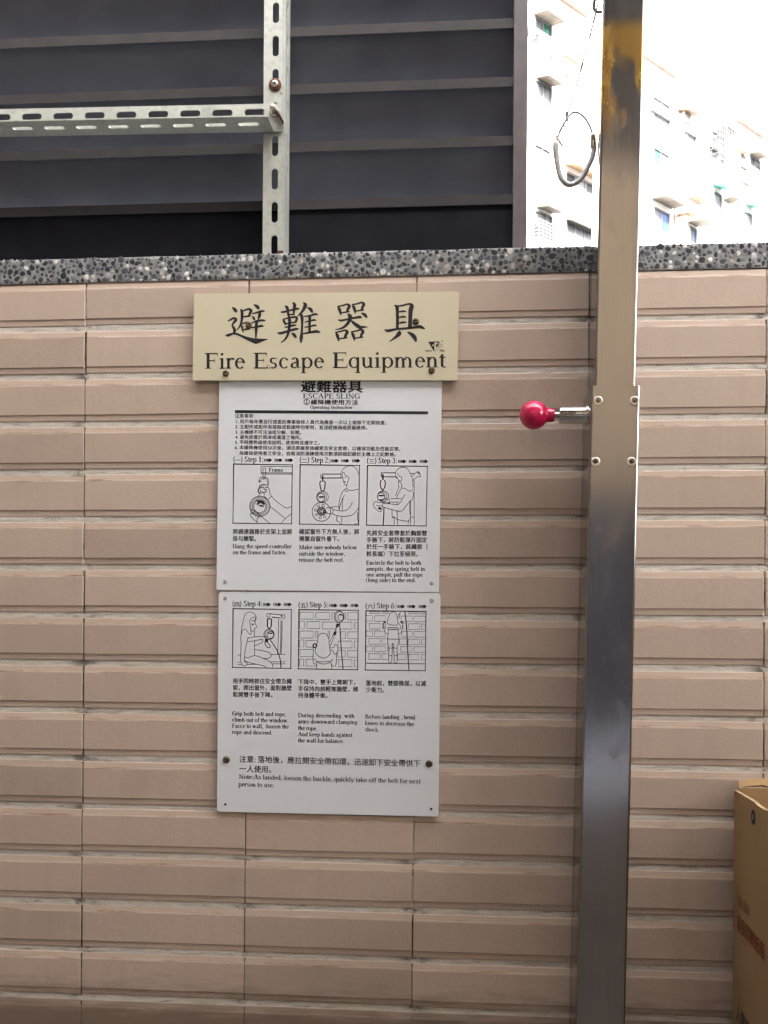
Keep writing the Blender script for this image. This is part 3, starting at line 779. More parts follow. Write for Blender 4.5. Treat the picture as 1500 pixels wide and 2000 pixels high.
YB = -0.0040                                     # face of the white sheets
YC = -0.0086                                     # face of the cream sheet over them
INK = 0.0002
def screw(parent, px, py, Y, r, mat, name='screw'):
    bm = bmesh.new(); c = on_plane(px, py, Y - .001)
    Mx = Matrix.Translation((c.x, Y + .0001, c.z)) @ Matrix.Rotation(R(90), 4, 'X')
    lathe(bm, [(0, r), (.0008, r), (.0019, r * .86), (.0026, r * .58), (.0026, r * .42), (.0016, r * .30), (.0012, r * .12)], Mx, 22)
    o = obj(name, bm, mat, smooth=False); smooth_by_angle(o, 40); under(o, parent); return o

# ---- cream title sign
sign = empty('title_sign', on_plane(636, 742, YC)); tag(sign, 'cream Fire Escape Equipment sign screwed over the top of the white notice', 'sign'); rooted(sign)
board('sheet', [(378.5, 573), (896, 570), (894, 742), (376.5, 743.5)], YC, 0.0040, 0.0012, M['cream'], sign)
ink = Ink()
def brush(ox, oy, strokes):
    ink = Ink()
    for s_ in strokes:
        pts = spline([(float(a), float(b), float(c)) for a, b, c in s_], 5)
        ink.line([(ox + a / 15, oy + b / 15, max(.4, c * 1.14) / 15) for a, b, c in pts], 0, smooth=False)
        for a, b, c in (s_[0], s_[-1]):
            if c >= 30: ink.poly([(ox + (a + c * .5 * math.cos(R(40 * q))) / 15, oy + (b + c * .5 * math.sin(R(40 * q))) / 15) for q in range(9)])
    ink.build('brush_character', M['ink'], sign, YC - INK)
brush(430, 580, [
    [(355, 305, 30), (430, 370, 90), (480, 430, 60)],
    [(215, 705, 20), (300, 670, 50), (400, 622, 60), (465, 665, 75), (400, 750, 60), (355, 830, 45), (400, 910, 70), (425, 980, 75), (400, 1060, 60)],
    [(165, 1120, 30), (240, 1120, 75), (370, 1075, 50), (480, 1080, 55), (620, 1140, 60), (800, 1218, 85), (1000, 1285, 130), (1070, 1292, 140), (1200, 1270, 90), (1395, 1238, 15)],
    [(610, 370, 50), (640, 450, 75), (640, 600, 70), (615, 760, 55), (560, 880, 45), (475, 985, 20)],
    [(650, 415, 40), (760, 375, 50), (840, 355, 60), (905, 400, 80), (870, 480, 65), (845, 560, 60)],
    [(650, 590, 35), (760, 570, 45), (880, 555, 40)],
    [(600, 800, 40), (640, 880, 55), (655, 950, 55), (675, 1035, 30)],
    [(640, 780, 35), (740, 755, 40), (830, 745, 45), (855, 810, 60), (830, 930, 50)],
    [(690, 960, 35), (850, 930, 45)],
    [(990, 225, 30), (1080, 280, 90), (1130, 340, 60)],
    [(935, 490, 30), (1100, 450, 50), (1200, 420, 60), (1290, 415, 40)],
    [(940, 560, 25), (980, 610, 60), (1005, 665, 45)],
    [(1160, 490, 80), (1150, 560, 75), (1115, 640, 45)],
    [(910, 765, 25), (1080, 705, 55), (1200, 685, 60), (1310, 690, 45)],
    [(920, 900, 30), (1060, 880, 50), (1190, 850, 60), (1265, 855, 35)],
    [(1070, 710, 70), (1060, 850, 80), (1055, 1000, 70), (1045, 1210, 35)]])
brush(535, 580, [
    [(340, 275, 50), (385, 310, 80), (410, 420, 65), (420, 540, 55)], [(560, 165, 40), (605, 230, 90), (595, 330, 75), (580, 480, 50)],
    [(205, 440, 30), (290, 440, 55), (480, 390, 50), (680, 345, 60), (745, 360, 25)], [(430, 515, 40), (600, 510, 40)],
    [(260, 655, 30), (300, 720, 65), (340, 810, 40)], [(290, 650, 35), (480, 605, 45), (620, 590, 60), (675, 625, 60), (640, 720, 65)],
    [(340, 785, 35), (650, 735, 45)], [(305, 890, 25), (440, 870, 50), (570, 830, 55), (650, 830, 35)],
    [(125, 1055, 40), (220, 1060, 70), (420, 1000, 60), (640, 940, 65), (715, 940, 35)],
    [(440, 560, 55), (460, 700, 80), (450, 880, 75), (430, 1020, 70), (380, 1160, 60), (300, 1270, 45), (200, 1345, 20)],
    [(525, 1055, 30), (590, 1110, 85), (645, 1180, 60)], [(870, 170, 40), (920, 240, 100), (860, 380, 75), (780, 480, 55), (680, 575, 15)],
    [(770, 500, 60), (820, 580, 85), (825, 800, 60), (815, 1050, 65), (800, 1200, 95), (795, 1335, 40)],
    [(985, 315, 30), (1070, 360, 85), (1120, 440, 60)], [(895, 570, 35), (1050, 550, 50), (1200, 505, 60), (1285, 520, 30)],
    [(905, 735, 30), (1060, 700, 45), (1180, 675, 55), (1230, 690, 30)], [(905, 885, 30), (1060, 865, 45), (1190, 830, 55), (1245, 845, 30)],
    [(850, 1080, 40), (1050, 1040, 60), (1250, 1010, 75), (1345, 1035, 35)], [(1050, 560, 80), (1045, 800, 70), (1045, 1040, 65)]])
def mouth(a, dx, dy): return [[(x + dx, y + dy, c) for x, y, c in s_] for s_ in a]
m0 = [[(295, 275, 30), (350, 380, 85), (385, 530, 30)], [(300, 275, 35), (450, 250, 45), (560, 215, 50), (635, 265, 80), (590, 360, 70), (570, 430, 55)], [(400, 465, 40), (630, 430, 40)]]
brush(640, 580, m0 + mouth(m0, 425, -52) + mouth(m0, -62, 760) + mouth(m0, 400, 745) + [
    [(990, 475, 30), (1080, 520, 85), (1140, 590, 60)], [(305, 665, 25), (400, 690, 55), (640, 640, 50), (850, 600, 65), (950, 590, 70), (1005, 615, 25)],
    [(590, 495, 30), (650, 560, 110), (650, 650, 95), (590, 770, 80), (480, 880, 65), (350, 935, 45), (215, 960, 12)],
    [(670, 670, 25), (760, 760, 75), (880, 850, 100), (960, 890, 85), (1080, 880, 50), (1190, 885, 10)]])
brush(740, 580, [
    [(470, 250, 45), (530, 300, 90), (540, 450, 80), (545, 650, 80), (540, 920, 75)],
    [(520, 275, 40), (700, 250, 50), (880, 205, 50), (960, 260, 110), (930, 400, 115), (920, 600, 105), (910, 890, 100)],
    [(580, 440, 35), (700, 420, 55), (805, 430, 25)], [(580, 600, 35), (710, 580, 55), (805, 590, 25)], [(580, 770, 35), (710, 745, 60), (815, 745, 25)],
    [(165, 955, 25), (270, 990, 75), (500, 945, 60), (800, 920, 60), (1050, 890, 65), (1200, 870, 85), (1330, 925, 45)],
    [(600, 1010, 60), (590, 1070, 120), (500, 1170, 75), (300, 1315, 15)], [(830, 1025, 25), (950, 1090, 90), (1040, 1180, 110), (1085, 1290, 60)]])
ink = Ink()
latin(ink, 'Fire', 399, 479.5, 720.0, 719.4, 30)
latin(ink, 'Escape', 494, 634, 719.4, 718.6, 30)
latin(ink, 'Equipment', 648.5, 871, 718.6, 717.4, 30)
ink.build('english_lettering', M['ink'], sign, YC - INK)
ink = Ink()
def lg(*pts): return [(800 + x / 15, 640 + y / 15) for x, y in pts]
ink.poly(lg((545, 410), (672, 410), (672, 480), (668, 520), (680, 545), (680, 640))); ink.poly(lg((672, 410), (720, 410), (718, 490), (690, 488), (672, 500)))
ink.poly(lg((690, 542), (718, 540), (715, 695), (680, 640), (680, 545)))
ink.line(lg((720, 392), (985, 522), (720, 690), (720, 392)), 1.1, smooth=False)
ink.poly(lg((770, 400), (880, 405), (870, 445)))
ink.line([lg((815 + 42 * math.cos(R(30 * q)), 525 + 42 * math.sin(R(30 * q))))[0] for q in range(12)], 1.0, closed=True)
ink.poly(lg((790, 490), (850, 500), (800, 555), (775, 530)))
ink.poly([lg((957 + 20 * math.cos(R(45 * q)), 390 + 20 * math.sin(R(45 * q))))[0] for q in range(8)])
latin(ink, 'Queen', 830, 843.6, 686.6, 686.4, 3.6); latin(ink, 'King', 858.7, 868, 686.2, 686.0, 3.6)
ink.build('maker_emblem', M['ink'], sign, YC - INK)
for px, py in ((486, 635), (812, 627.5), (441, 729), (843, 723)): screw(sign, px, py, YC, .0046, M['old_brass'])

# ---- white instruction sheets
up_sheet = empty('upper_notice', on_plane(642, 1153, YB)); tag(up_sheet, 'upper white Escape Sling notice with steps one to three', 'notice'); rooted(up_sheet)
board('sheet', [(427, 700), (861.5, 699), (859.5, 1155.3), (424.5, 1153.5)], YB, 0.0030, 0.0015, M['white_board'], up_sheet)
lo_sheet = empty('lower_notice', on_plane(642, 1590, YB)); tag(lo_sheet, 'lower white notice sheet with steps four to six and the landing note', 'notice'); rooted(lo_sheet)
board('sheet', [(424.5, 1156.2), (859.5, 1158), (857.5, 1595), (426.5, 1585)], YB, 0.0030, 0.0045, M['white_board'], lo_sheet)

YI = YB - INK
ink = Ink()
han(ink, '避難器具', 587, 709, 753.5, 754.3, 27.5, 0.028)
latin(ink, 'ESCAPE SLING', 591.5, 703.5, 778.2, 778.7, 9.8)
han(ink, '緩降機使用方法', 607, 700, 785.2, 785.8, 10.8, 0.024)
ink.line([(599 + 5.4 * math.cos(R(30 * q)), 785 + 5 * math.sin(R(30 * q))) for q in range(12)], 1.3, closed=True); ink.line([(599, 780.4), (599, 789.8)], 1.5, False)
latin(ink, 'Operating Instruction', 605.5, 688, 798.2, 798.8, 6.4)
ink.poly([(459, 801), (836, 803.4), (836, 809.2), (459, 806.8)])
ink.build('heading', M['ink'], up_sheet, YI)
ink = Ink()
for t_, x0, x1, ya, yb in (
        ('注意事項：', 459, 503, 812, 812.3),
        ('1.用戶每年應自行或委託專業檢修人員代為檢查一次以上或做不定期檢查。', 459, 761, 823, 825.6),
        ('2.主配件或配件有腐蝕或鬆緩時勿使用，並送經銷商或原廠維修。', 459, 723, 833.4, 835.2),
        ('3.主機絕不可注油或分解、拆開。', 459, 594, 843.7, 844.6),
        ('4.避免放置於雨淋或潮溼之場所。', 459, 594, 853.6, 854.5),
        ('5.平時應熟諳使用說明，使用時並遵守之。', 458.5, 630, 863.6, 865),
        ('6.本緩降機使用50次後，須送原廠更換繩索及安全套帶，以確保功能及性能正常。', 458, 788, 873.8, 877),
        ('為確保使用者之安全，自衛消防演練使用次數須詳細記錄於主機上之記數格。', 467, 779, 884.8, 887.4)):
    han(ink, t_, x0, x1, ya, yb, 9.0, 0.012)
ink.build('caution_text', M['ink'], up_sheet, YI)

def steps(parent, rows):
    ik = Ink()
    for han_c, xa, xb, num, sa, sb, arrows, base in rows:
        latin(ik, '(', xa, xa + 5, base, base, 11.5); han(ik, han_c, xa + 3.6, xb - 3.4, base - 3.6, base - 3.6, 10.5, 0.01); latin(ik, ')', xb - 5, xb, base, base, 11.5)
        latin(ik, 'Step ' + num + ':', sa, sb, base, base + .3, 10.5)
        for a0, a1 in arrows:
            yc = base - 3.4; w_ = a1 - a0
            for q, bw_ in enumerate((.09, .11, .13, .16)): ik.poly([(a0 + w_ * (.165 * q), yc - 2.7), (a0 + w_ * (.165 * q + bw_), yc - 2.7), (a0 + w_ * (.165 * q + bw_), yc + 2.7), (a0 + w_ * (.165 * q), yc + 2.7)])
            ik.poly([(a0 + w_ * .64, yc - 4.2), (a1, yc), (a0 + w_ * .64, yc + 4.2)])
    ik.build('step_heading', M['ink'], parent, YI)
def ar(*xs): return [(420 + a / 3.333, 420 + b / 3.333) for a, b in xs]
steps(up_sheet, [('一', 455.5, 474, '1', 477, 515, ar((320, 372), (388, 440), (456, 509)), 902.2),
                 ('二', 585, 604, '2', 607.5, 644.5, ar((752, 806), (822, 875), (893, 946)), 903.4),
                 ('三', 716.4, 735.5, '3', 738.6, 776, ar((1192, 1246), (1262, 1316), (1333, 1388)), 904.6)])
steps(lo_sheet, [('四', 453.6, 472, '4', 475.5, 513, ar((312, 363), (380, 433), (448, 501)), 1184),
                 ('五', 582.6, 601.5, '5', 604.5, 641.8, ar((745, 798), (813, 868), (883, 937)), 1186),
                 ('六', 713.4, 732.5, '6', 735.6, 773.8, ar((1183, 1238), (1253, 1308), (1325, 1379)), 1188)])
ink = Ink()
for t_, x0, x1, y in (('將調速器掛於支架上並將', 454.5, 571, 1038), ('掛勾鎖緊。', 454.5, 507, 1051.6), ('確認窗外下方無人後，將', 584, 702, 1038.2), ('捲盤自窗外垂下。', 584, 669.5, 1052),
                      ('先將安全套帶套於胸部雙', 715.6, 834.5, 1041), ('手腋下，將防鬆彈片固定', 715.6, 834.5, 1054.2), ('於任一手腋下，將繩索（', 715.6, 836, 1067.6), ('較長端）下拉至極限。', 715.4, 823, 1081.6)):
    han(ink, t_, x0, x1, y, y + .3, 11.4, 0.014)
for t_, x0, x1, y in (('Hang the speed-controller', 454.5, 569.3, 1070.6), ('on the frame and fasten.', 454.5, 560, 1082.4), ('Make sure nobody below', 584, 697.3, 1072.6), ('outside the window,', 584, 674.4, 1085), ('release the belt reel.', 583.6, 672, 1097.2),
                      ('Encircle the belt to both', 715, 823, 1103), ('armpits, the spring belt in', 715, 830.3, 1114.8), ('one armpit, pull the rope', 715, 825.8, 1126), ('(long side) to the end.', 714.4, 812.6, 1136.6)):
    latin(ink, t_, x0, x1, y, y + .3, 7.9)
ink.build('caption_text', M['ink'], up_sheet, YI)
ink = Ink()
for t_, x0, x1, y in (('用手同時抓住安全帶及繩', 454.3, 570, 1330), ('索，爬出窗外，面對牆壁', 454.3, 570, 1343), ('鬆開雙手後下降。', 454.3, 539, 1356.4), ('下降中，雙手上臂朝下，', 582, 701, 1331.8), ('手保持向前輕推牆壁，維', 582, 700, 1345), ('持身體平衡。', 582, 646.5, 1357.6),
                      ('落地前，雙膝微屈，以減', 714, 832.5, 1334), ('少衝力。', 714, 757, 1347)):
    han(ink, t_, x0, x1, y, y + .8, 11.4, 0.014)
for t_, x0, x1, y in (('Grip both belt and rope,', 453.2, 559, 1397.3), ('climb out of the window.', 453.2, 563.6, 1409.4), ('Facce to wall,  loosen the', 453.2, 564.3, 1421.4), ('rope and descend.', 453.2, 532, 1433.4),
                      ('During descending  with', 582, 692.4, 1400.6), ('arms downward clamping', 582, 698.3, 1412.8), ('the rope.', 582, 620.3, 1425.2), ('And keep hands against', 582, 688.2, 1437.8), ('the wall for balance.', 582, 672, 1449.8),
                      ('Before landing , bend', 713, 811, 1403.4), ('knees to decrease the', 713, 808.6, 1415.9), ('shock.', 713, 741.4, 1428)):
    latin(ink, t_, x0, x1, y, y + 1.6, 7.9)
ink.build('caption_text', M['ink'], lo_sheet, YI)
ink = Ink()
han(ink, '注意:落地後，應拉開安全帶扣環，迅速卸下安全帶供下', 467, 821.5, 1482.2, 1491.2, 14.6, 0.012); han(ink, '一人使用。', 467, 539, 1501.3, 1503, 14.4, 0.012)
latin(ink, 'Note:As landed, loosen the buckle, quickly take off the belt for next', 466.5, 821.5, 1521.0, 1530.4, 8.8); latin(ink, 'person to use.', 465.6, 536, 1536, 1537.6, 8.8)
ink.build('landing_note', M['ink'], lo_sheet, YI)

# ---- the six line drawings
def panel(parent, ox, oy, quad, strokes, rects=(), circles=(), extra=None):
    k_ = 130.0 / 1500.0
    ik = Ink(); mp = lambda x, y: (ox + x * k_, oy + y * k_)
    ik.line([mp(*q) for q in quad] + [mp(*quad[0])], 2.0, smooth=False)
    q0, q1 = mp(*quad[0]), mp(*quad[2])
    for q in quad:
        a = mp(*q); ik.poly([(a[0] - 1, a[1] - 1), (a[0] + 1, a[1] - 1), (a[0] + 1, a[1] + 1), (a[0] - 1, a[1] + 1)])
    ik.build('picture_frame', M['ink'], parent, YI)
    ik = Ink()
    for s_ in strokes:
        wd = 1.05
        if isinstance(s_[0], (int, float)): wd, s_ = s_[0] * k_, s_[1:]
        ik.line([mp(*q) for q in s_], wd, smooth=len(s_) > 2)
    for x0, x1, y0, y1 in rects:
        ik.line([mp(x0, y0), mp(x1, y0), mp(x1, y1), mp(x0, y1), mp(x0, y0)], 0.85, smooth=False)
    for cx, cy, rx, ry, wd in circles:
        ik.line([mp(cx + rx * math.cos(R(15 * q)), cy + ry * math.sin(R(15 * q))) for q in range(24)], wd * k_, smooth=False, closed=True)
    if extra: extra(ik, mp)
    ik.build('line_drawing', M['thin_ink'], parent, YI - 0.00003)
panel(up_sheet, 450, 900, [(75, 72), (1395, 92), (1378, 1420), (58, 1405)], [
    [(690, 285), (690, 130)], [(690, 130), (1385, 132)], [(690, 270), (1385, 272)], [(690, 298), (1385, 300)],
    [(735, 180), (735, 390), (755, 415), (770, 390), (790, 300), (790, 180), (762, 168), (735, 180)],
    [(655, 490), (650, 420), (690, 370), (760, 360), (830, 390), (862, 460), (845, 600)], [(685, 470), (700, 410), (760, 390), (815, 420), (832, 500), (815, 590)], [28, (655, 440), (655, 490)],
    [24, (640, 600), (700, 545), (800, 545)], [24, (632, 640), (690, 600), (750, 590)], [(740, 620), (800, 600), (850, 605)], [26, (632, 640), (630, 700), (680, 745)], [20, (680, 660), (690, 700), (740, 715), (800, 690), (805, 640)], [18, (750, 640), (805, 640)],
    [(850, 605), (880, 650), (890, 730), (920, 790)], [(660, 760), (620, 800)], [(760, 720), (760, 800)], [(770, 800), (830, 860)], [(840, 880), (925, 800)],
    [(920, 790), (1000, 880), (1130, 985), (1270, 1065), (1375, 1020)], [(895, 1030), (1050, 1150), (1240, 1300)], [(1240, 1300), (1375, 1190)], [(1240, 1300), (1140, 1410)],
    [40, (590, 900), (700, 925)], [45, (600, 985), (680, 930), (770, 985)], [36, (650, 1005), (750, 1025)], [30, (700, 900), (760, 935)],
    [(445, 1100), (500, 1105), (600, 1160), (690, 1240), (640, 1265), (605, 1310), (600, 1400)], [(445, 1110), (480, 1170), (445, 1200), (490, 1290), (600, 1380)], [26, (480, 1175), (530, 1190)], [(690, 1250), (880, 1405)]],
    circles=[(665, 1025, 230, 228, 12), (665, 1025, 208, 205, 10), (660, 1030, 165, 170, 14), (660, 1030, 135, 140, 12)],
    extra=lambda ik, mp: latin(ik, 'Frame', mp(865, 0)[0], mp(1190, 0)[0], mp(0, 246)[1], mp(0, 247)[1], 7.6))
panel(up_sheet, 580, 900, [(72, 88), (1408, 106), (1390, 1447), (58, 1427)], [
    [18, (1000, 300), (560, 300)], [18, (540, 305), (535, 385)], [20, (540, 390), (1020, 385)], [34, (580, 330), (580, 470)],
    [24, (540, 450), (518, 490), (522, 560), (545, 660), (570, 680), (610, 660), (630, 560), (635, 490), (610, 450)],
    [(470, 920), (490, 860)], [36, (490, 815), (610, 815)],
    [(1000, 400), (990, 300), (1020, 210), (1080, 150), (1180, 115), (1280, 130), (1350, 200), (1390, 310)], [(1020, 300), (1050, 250), (1090, 330), (1160, 360), (1165, 420), (1135, 490), (1120, 600)],
    [(1020, 300), (1040, 420), (1070, 530), (1120, 550)], [(1075, 375), (1110, 375)], [24, (1060, 470), (1095, 480)],
    [(1110, 610), (1155, 660), (1110, 700), (1095, 640), (1120, 610)], [(1155, 660), (1260, 665), (1390, 635)], [(1095, 640), (1030, 690), (990, 790), (950, 930), (945, 1100)],
    [(1070, 770), (1010, 890), (960, 1060), (955, 1110)], [(1040, 840), (1020, 960), (1020, 1120)],
    [(1250, 930), (1180, 1060), (1090, 1120), (980, 1130), (830, 1100)], [(1385, 1060), (1290, 1190), (1180, 1240), (1050, 1255), (920, 1240), (810, 1200)], [(830, 1100), (805, 1150), (810, 1200)],
    [(810, 1090), (760, 1060), (650, 1060)], [(800, 1195), (650, 1185)], [20, (640, 1160), (690, 1160)], [(760, 1040), (930, 1035)], [(780, 1050), (820, 1100)],
    [(905, 1245), (890, 1350), (940, 1370), (975, 1430)], [(1010, 1255), (1010, 1430)], [(1370, 1150), (1360, 1300), (1385, 1400), (1290, 1430)], [(560, 1100), (540, 1160), (600, 1180), (620, 1120)]],
    circles=[(540, 830, 88, 95, 16), (575, 815, 132, 130, 12), (560, 820, 108, 110, 10), (550, 1150, 210, 212, 15), (555, 1140, 85, 82, 30), (555, 1140, 45, 45, 22)] + [(x, y, 27, 27, 12) for x, y in ((590, 1010), (485, 1025), (420, 1110), (435, 1215), (525, 1280), (625, 1260))])
panel(up_sheet, 710, 900, [(88, 108), (1438, 126), (1412, 1468), (66, 1450)], [
    [16, (720, 270), (400, 270)], [16, (400, 270), (397, 360)], [18, (395, 360), (735, 362)], [34, (437, 300), (437, 430)], [22, (400, 430), (375, 500), (390, 600), (430, 650), (475, 600), (490, 490), (470, 430)], [32, (340, 785), (460, 785)], [24, (435, 640), (435, 690)],
    [(715, 330), (725, 250), (790, 175), (900, 145), (990, 180), (1040, 260), (1090, 370), (1110, 470), (1115, 600)], [(1115, 640), (1060, 685), (1000, 670), (930, 620), (850, 620)],
    [(770, 275), (790, 340), (860, 375), (850, 450), (800, 450), (770, 400), (715, 330)], [24, (735, 365), (765, 400)], [(800, 450), (860, 540), (850, 620)], [(790, 460), (785, 560), (800, 600), (755, 690)],
    [16, (1045, 285), (1140, 285)], [(1090, 350), (1210, 250), (1260, 270), (1280, 340), (1270, 365), (1210, 360), (1100, 450)], [24, (1210, 240), (1270, 300)],
    [(1140, 430), (1140, 1460)], [(1060, 920), (1060, 1460)], [(1125, 700), (1110, 850), (1050, 920), (1040, 1080), (1060, 1270)], [(1050, 1270), (1140, 1270)],
    [(600, 855), (860, 850)], [(600, 930), (800, 930)], [(930, 760), (820, 950), (740, 990), (600, 970), (440, 955)], [(440, 955), (430, 1030), (640, 1100), (850, 1135), (960, 1010), (1060, 890)],
    [(330, 880), (560, 860), (590, 960)], [(330, 890), (240, 940), (225, 1000), (260, 1070), (380, 1150), (420, 1080), (400, 1020), (280, 1010)], [(300, 940), (520, 940)], [52, (335, 1050), (395, 1095)], [24, (540, 930), (590, 960)],
    [22, (460, 1050), (455, 1250), (440, 1450)], [(755, 690), (720, 800)], [(845, 630), (770, 760), (750, 840)], [(640, 1110), (650, 1280), (690, 1260), (760, 1320), (950, 1360), (1025, 1340), (1030, 1300)],
    [(755, 1120), (760, 1320), (770, 1440)], [(685, 1260), (690, 1440)], [(1000, 1440), (1025, 1340)], [(680, 940), (680, 985)], [(750, 940), (750, 985)]],
    circles=[(395, 805, 85, 85, 16), (440, 800, 125, 122, 12), (420, 800, 106, 105, 10)])
panel(lo_sheet, 450, 1180, [(60, 100), (1372, 122), (1360, 1450), (46, 1425)], [
    [(245, 690), (250, 560), (300, 330), (340, 220), (440, 175), (530, 210), (580, 290), (570, 350)], [(245, 690), (270, 600), (330, 560), (400, 640), (455, 690), (465, 620), (440, 440), (450, 340), (550, 285), (560, 350)],
    [(550, 350), (560, 430), (590, 520), (540, 550), (530, 600), (470, 600), (450, 520)], [20, (480, 370), (520, 375)], [30, (480, 455), (525, 455)], [24, (550, 350), (550, 400)],
    [(540, 590), (540, 740)], [(540, 830), (545, 1150)], [(400, 770), (550, 735), (820, 735)], [(380, 850), (740, 790)], [(245, 690), (230, 760), (240, 900), (225, 1300)], [(400, 740), (360, 900), (330, 1050), (310, 1290)],
    [(310, 1290), (370, 1320), (360, 1380), (300, 1390), (260, 1350), (235, 1305)], [(320, 1190), (400, 1205), (550, 1160), (730, 1220), (870, 1280), (940, 1350), (955, 1420)], [(310, 1260), (400, 1310), (740, 1390), (800, 1420)],
    [(550, 1020), (850, 1080), (910, 1140), (900, 1200), (830, 1225), (730, 1220)], [(550, 940), (700, 870), (730, 820), (660, 790)],
    [(820, 215), (890, 215)], [(890, 215), (890, 290)], [(890, 290), (820, 290)], [(820, 290), (820, 215)], [16, (890, 215), (1170, 245)], [20, (930, 290), (1140, 315)], [(1170, 250), (1210, 230), (1222, 310), (1170, 330)], [24, (1140, 245), (1170, 300)],
    [26, (840, 320), (835, 500), (875, 545), (915, 500), (925, 330)], [24, (850, 330), (915, 330)], [24, (850, 650), (950, 660)],
    [18, (800, 760), (780, 880), (840, 980), (900, 950), (840, 870), (850, 790)], [50, (820, 790), (820, 860)],
    [(1085, 340), (1080, 800), (1060, 1130)], [(1140, 360), (1135, 760), (1118, 1130)], [(1165, 360), (1160, 760), (1140, 1130)],
    [(165, 1145), (225, 1145)], [(910, 1135), (1235, 1130)], [(165, 1315), (235, 1315)], [(915, 1300), (1240, 1300)], [(165, 1360), (265, 1360)], [(370, 1360), (570, 1355)], [(945, 1345), (1240, 1345)], [20, (900, 810), (1050, 1040), (1120, 1240), (1140, 1450)]],
    circles=[(870, 680, 115, 118, 14), (880, 685, 98, 100, 10), (900, 690, 76, 78, 14)])
panel(lo_sheet, 580, 1180, [(45, 122), (1382, 140), (1366, 1480), (30, 1455)], [
    [(470, 760), (500, 690), (580, 655), (660, 680), (715, 770), (725, 900), (745, 1040), (740, 1130), (660, 1195), (570, 1210), (460, 1150), (410, 1050), (440, 920), (470, 820), (470, 760)],
    [20, (900, 440), (880, 560), (800, 720)], [(800, 720), (740, 850)], [(900, 600), (830, 760), (750, 950)], [62, (840, 690), (870, 620)], [50, (905, 520), (930, 440)], [20, (960, 430), (980, 750), (1010, 1150), (1040, 1460)],
    [(365, 960), (370, 1060), (360, 1180), (370, 1320), (400, 1350), (440, 1340)], [(430, 960), (410, 1040)], [(740, 980), (820, 980), (870, 900), (920, 980), (910, 1080), (850, 1130), (810, 1050), (745, 1040)],
    [(430, 1260), (440, 1290), (600, 1300), (780, 1280), (785, 1240)], [(445, 1310), (600, 1350), (770, 1310)], [(440, 1350), (445, 1460)], [(775, 1320), (785, 1460)], [(890, 1090), (890, 1250), (870, 1380), (820, 1400), (780, 1360)], [20, (950, 240), (1020, 250)]],
    rects=[(70, 370, 180, 338), (425, 735, 186, 346), (790, 850, 190, 348), (1060, 1090, 190, 350), (1145, 1372, 192, 352), (55, 165, 385, 548), (225, 515, 390, 550), (575, 880, 402, 556), (970, 1240, 406, 560), (1300, 1372, 410, 562),
           (65, 365, 605, 764), (425, 470, 612, 766), (700, 735, 612, 766), (985, 1090, 620, 775), (1145, 1372, 624, 778), (55, 155, 808, 966), (205, 450, 820, 968), (930, 1240, 832, 986), (1295, 1370, 836, 990),
           (65, 365, 1020, 1180), (920, 1085, 1040, 1192), (1145, 1370, 1048, 1196), (55, 150, 1235, 1390), (205, 430, 1240, 1394), (930, 1235, 1252, 1410), (1290, 1368, 1256, 1414)],
    circles=[(950, 285, 105, 132, 15), (965, 290, 92, 118, 10), (985, 300, 60, 75, 14), (400, 935, 38, 42, 26)])
panel(lo_sheet, 710, 1180, [(55, 147), (1408, 165), (1392, 1500), (40, 1484)], [
    [(560, 300), (600, 210), (660, 170), (730, 210), (760, 320), (770, 460), (660, 470), (540, 430), (560, 300)],
    [(440, 440), (480, 390), (500, 440), (485, 510), (510, 560)], [(440, 440), (470, 560), (490, 650), (550, 660)], [(770, 420), (800, 430), (830, 500), (820, 580)], [(830, 390), (890, 420), (870, 520), (850, 640), (790, 665)],
    [44, (455, 412), (490, 400)], [48, (840, 400), (880, 420)], [(760, 310), (810, 200)], [(800, 330), (830, 180)],
    [16, (550, 530), (785, 535)], [16, (560, 575), (775, 575)], [(550, 530), (555, 660), (540, 780), (545, 880), (570, 960), (570, 1300), (630, 1300), (640, 1180), (650, 1000)], [(785, 535), (780, 640), (800, 780), (790, 880), (755, 960), (755, 1300), (690, 1300), (690, 1160), (675, 1000)],
    [(545, 785), (800, 790)], [16, (660, 880), (640, 930), (665, 980), (685, 930), (660, 880)], [(580, 990), (740, 990)], [(575, 1160), (635, 1160)], [(690, 1160), (755, 1160)], [22, (930, 170), (970, 500), (985, 800), (1000, 1150), (1025, 1490)], [16, (60, 1330), (1395, 1345)]],
    rects=[(135, 385, 165, 208), (430, 570, 168, 210), (1010, 1265, 172, 216), (1310, 1398, 176, 220), (60, 205, 255, 380), (250, 500, 260, 386), (845, 1095, 268, 394), (1135, 1396, 272, 398),
           (130, 375, 432, 560), (430, 450, 436, 562), (885, 960, 440, 564), (1015, 1265, 442, 572), (1310, 1396, 448, 576), (60, 205, 605, 730), (245, 485, 606, 734), (860, 1095, 612, 740), (1135, 1396, 618, 744),
           (120, 370, 775, 902), (415, 540, 778, 904), (805, 975, 782, 910), (1010, 1260, 788, 914), (1310, 1394, 790, 916), (60, 205, 945, 1070), (245, 495, 946, 1072), (545, 572, 950, 1074), (835, 1085, 956, 1082), (1135, 1394, 960, 1086),
           (115, 370, 1115, 1242), (415, 570, 1120, 1246), (765, 955, 1126, 1250), (1015, 1250, 1130, 1254), (1310, 1394, 1134, 1258)])
for px, py, s_ in ((440, 1137, up_sheet), (843, 1139, up_sheet), (440, 1169, lo_sheet), (843, 1173, lo_sheet)):
    bm = bmesh.new(); c = on_plane(px, py, YB)
    lathe(bm, [(0, .0028), (.0005, .0027), (.0008, .0020), (.0005, .0008)], Matrix.Translation((c.x, YB - .00005, c.z)) @ Matrix.Rotation(R(90), 4, 'X'), 16)
    under(obj('hole_plug', bm, M['plug'], smooth=True), s_)
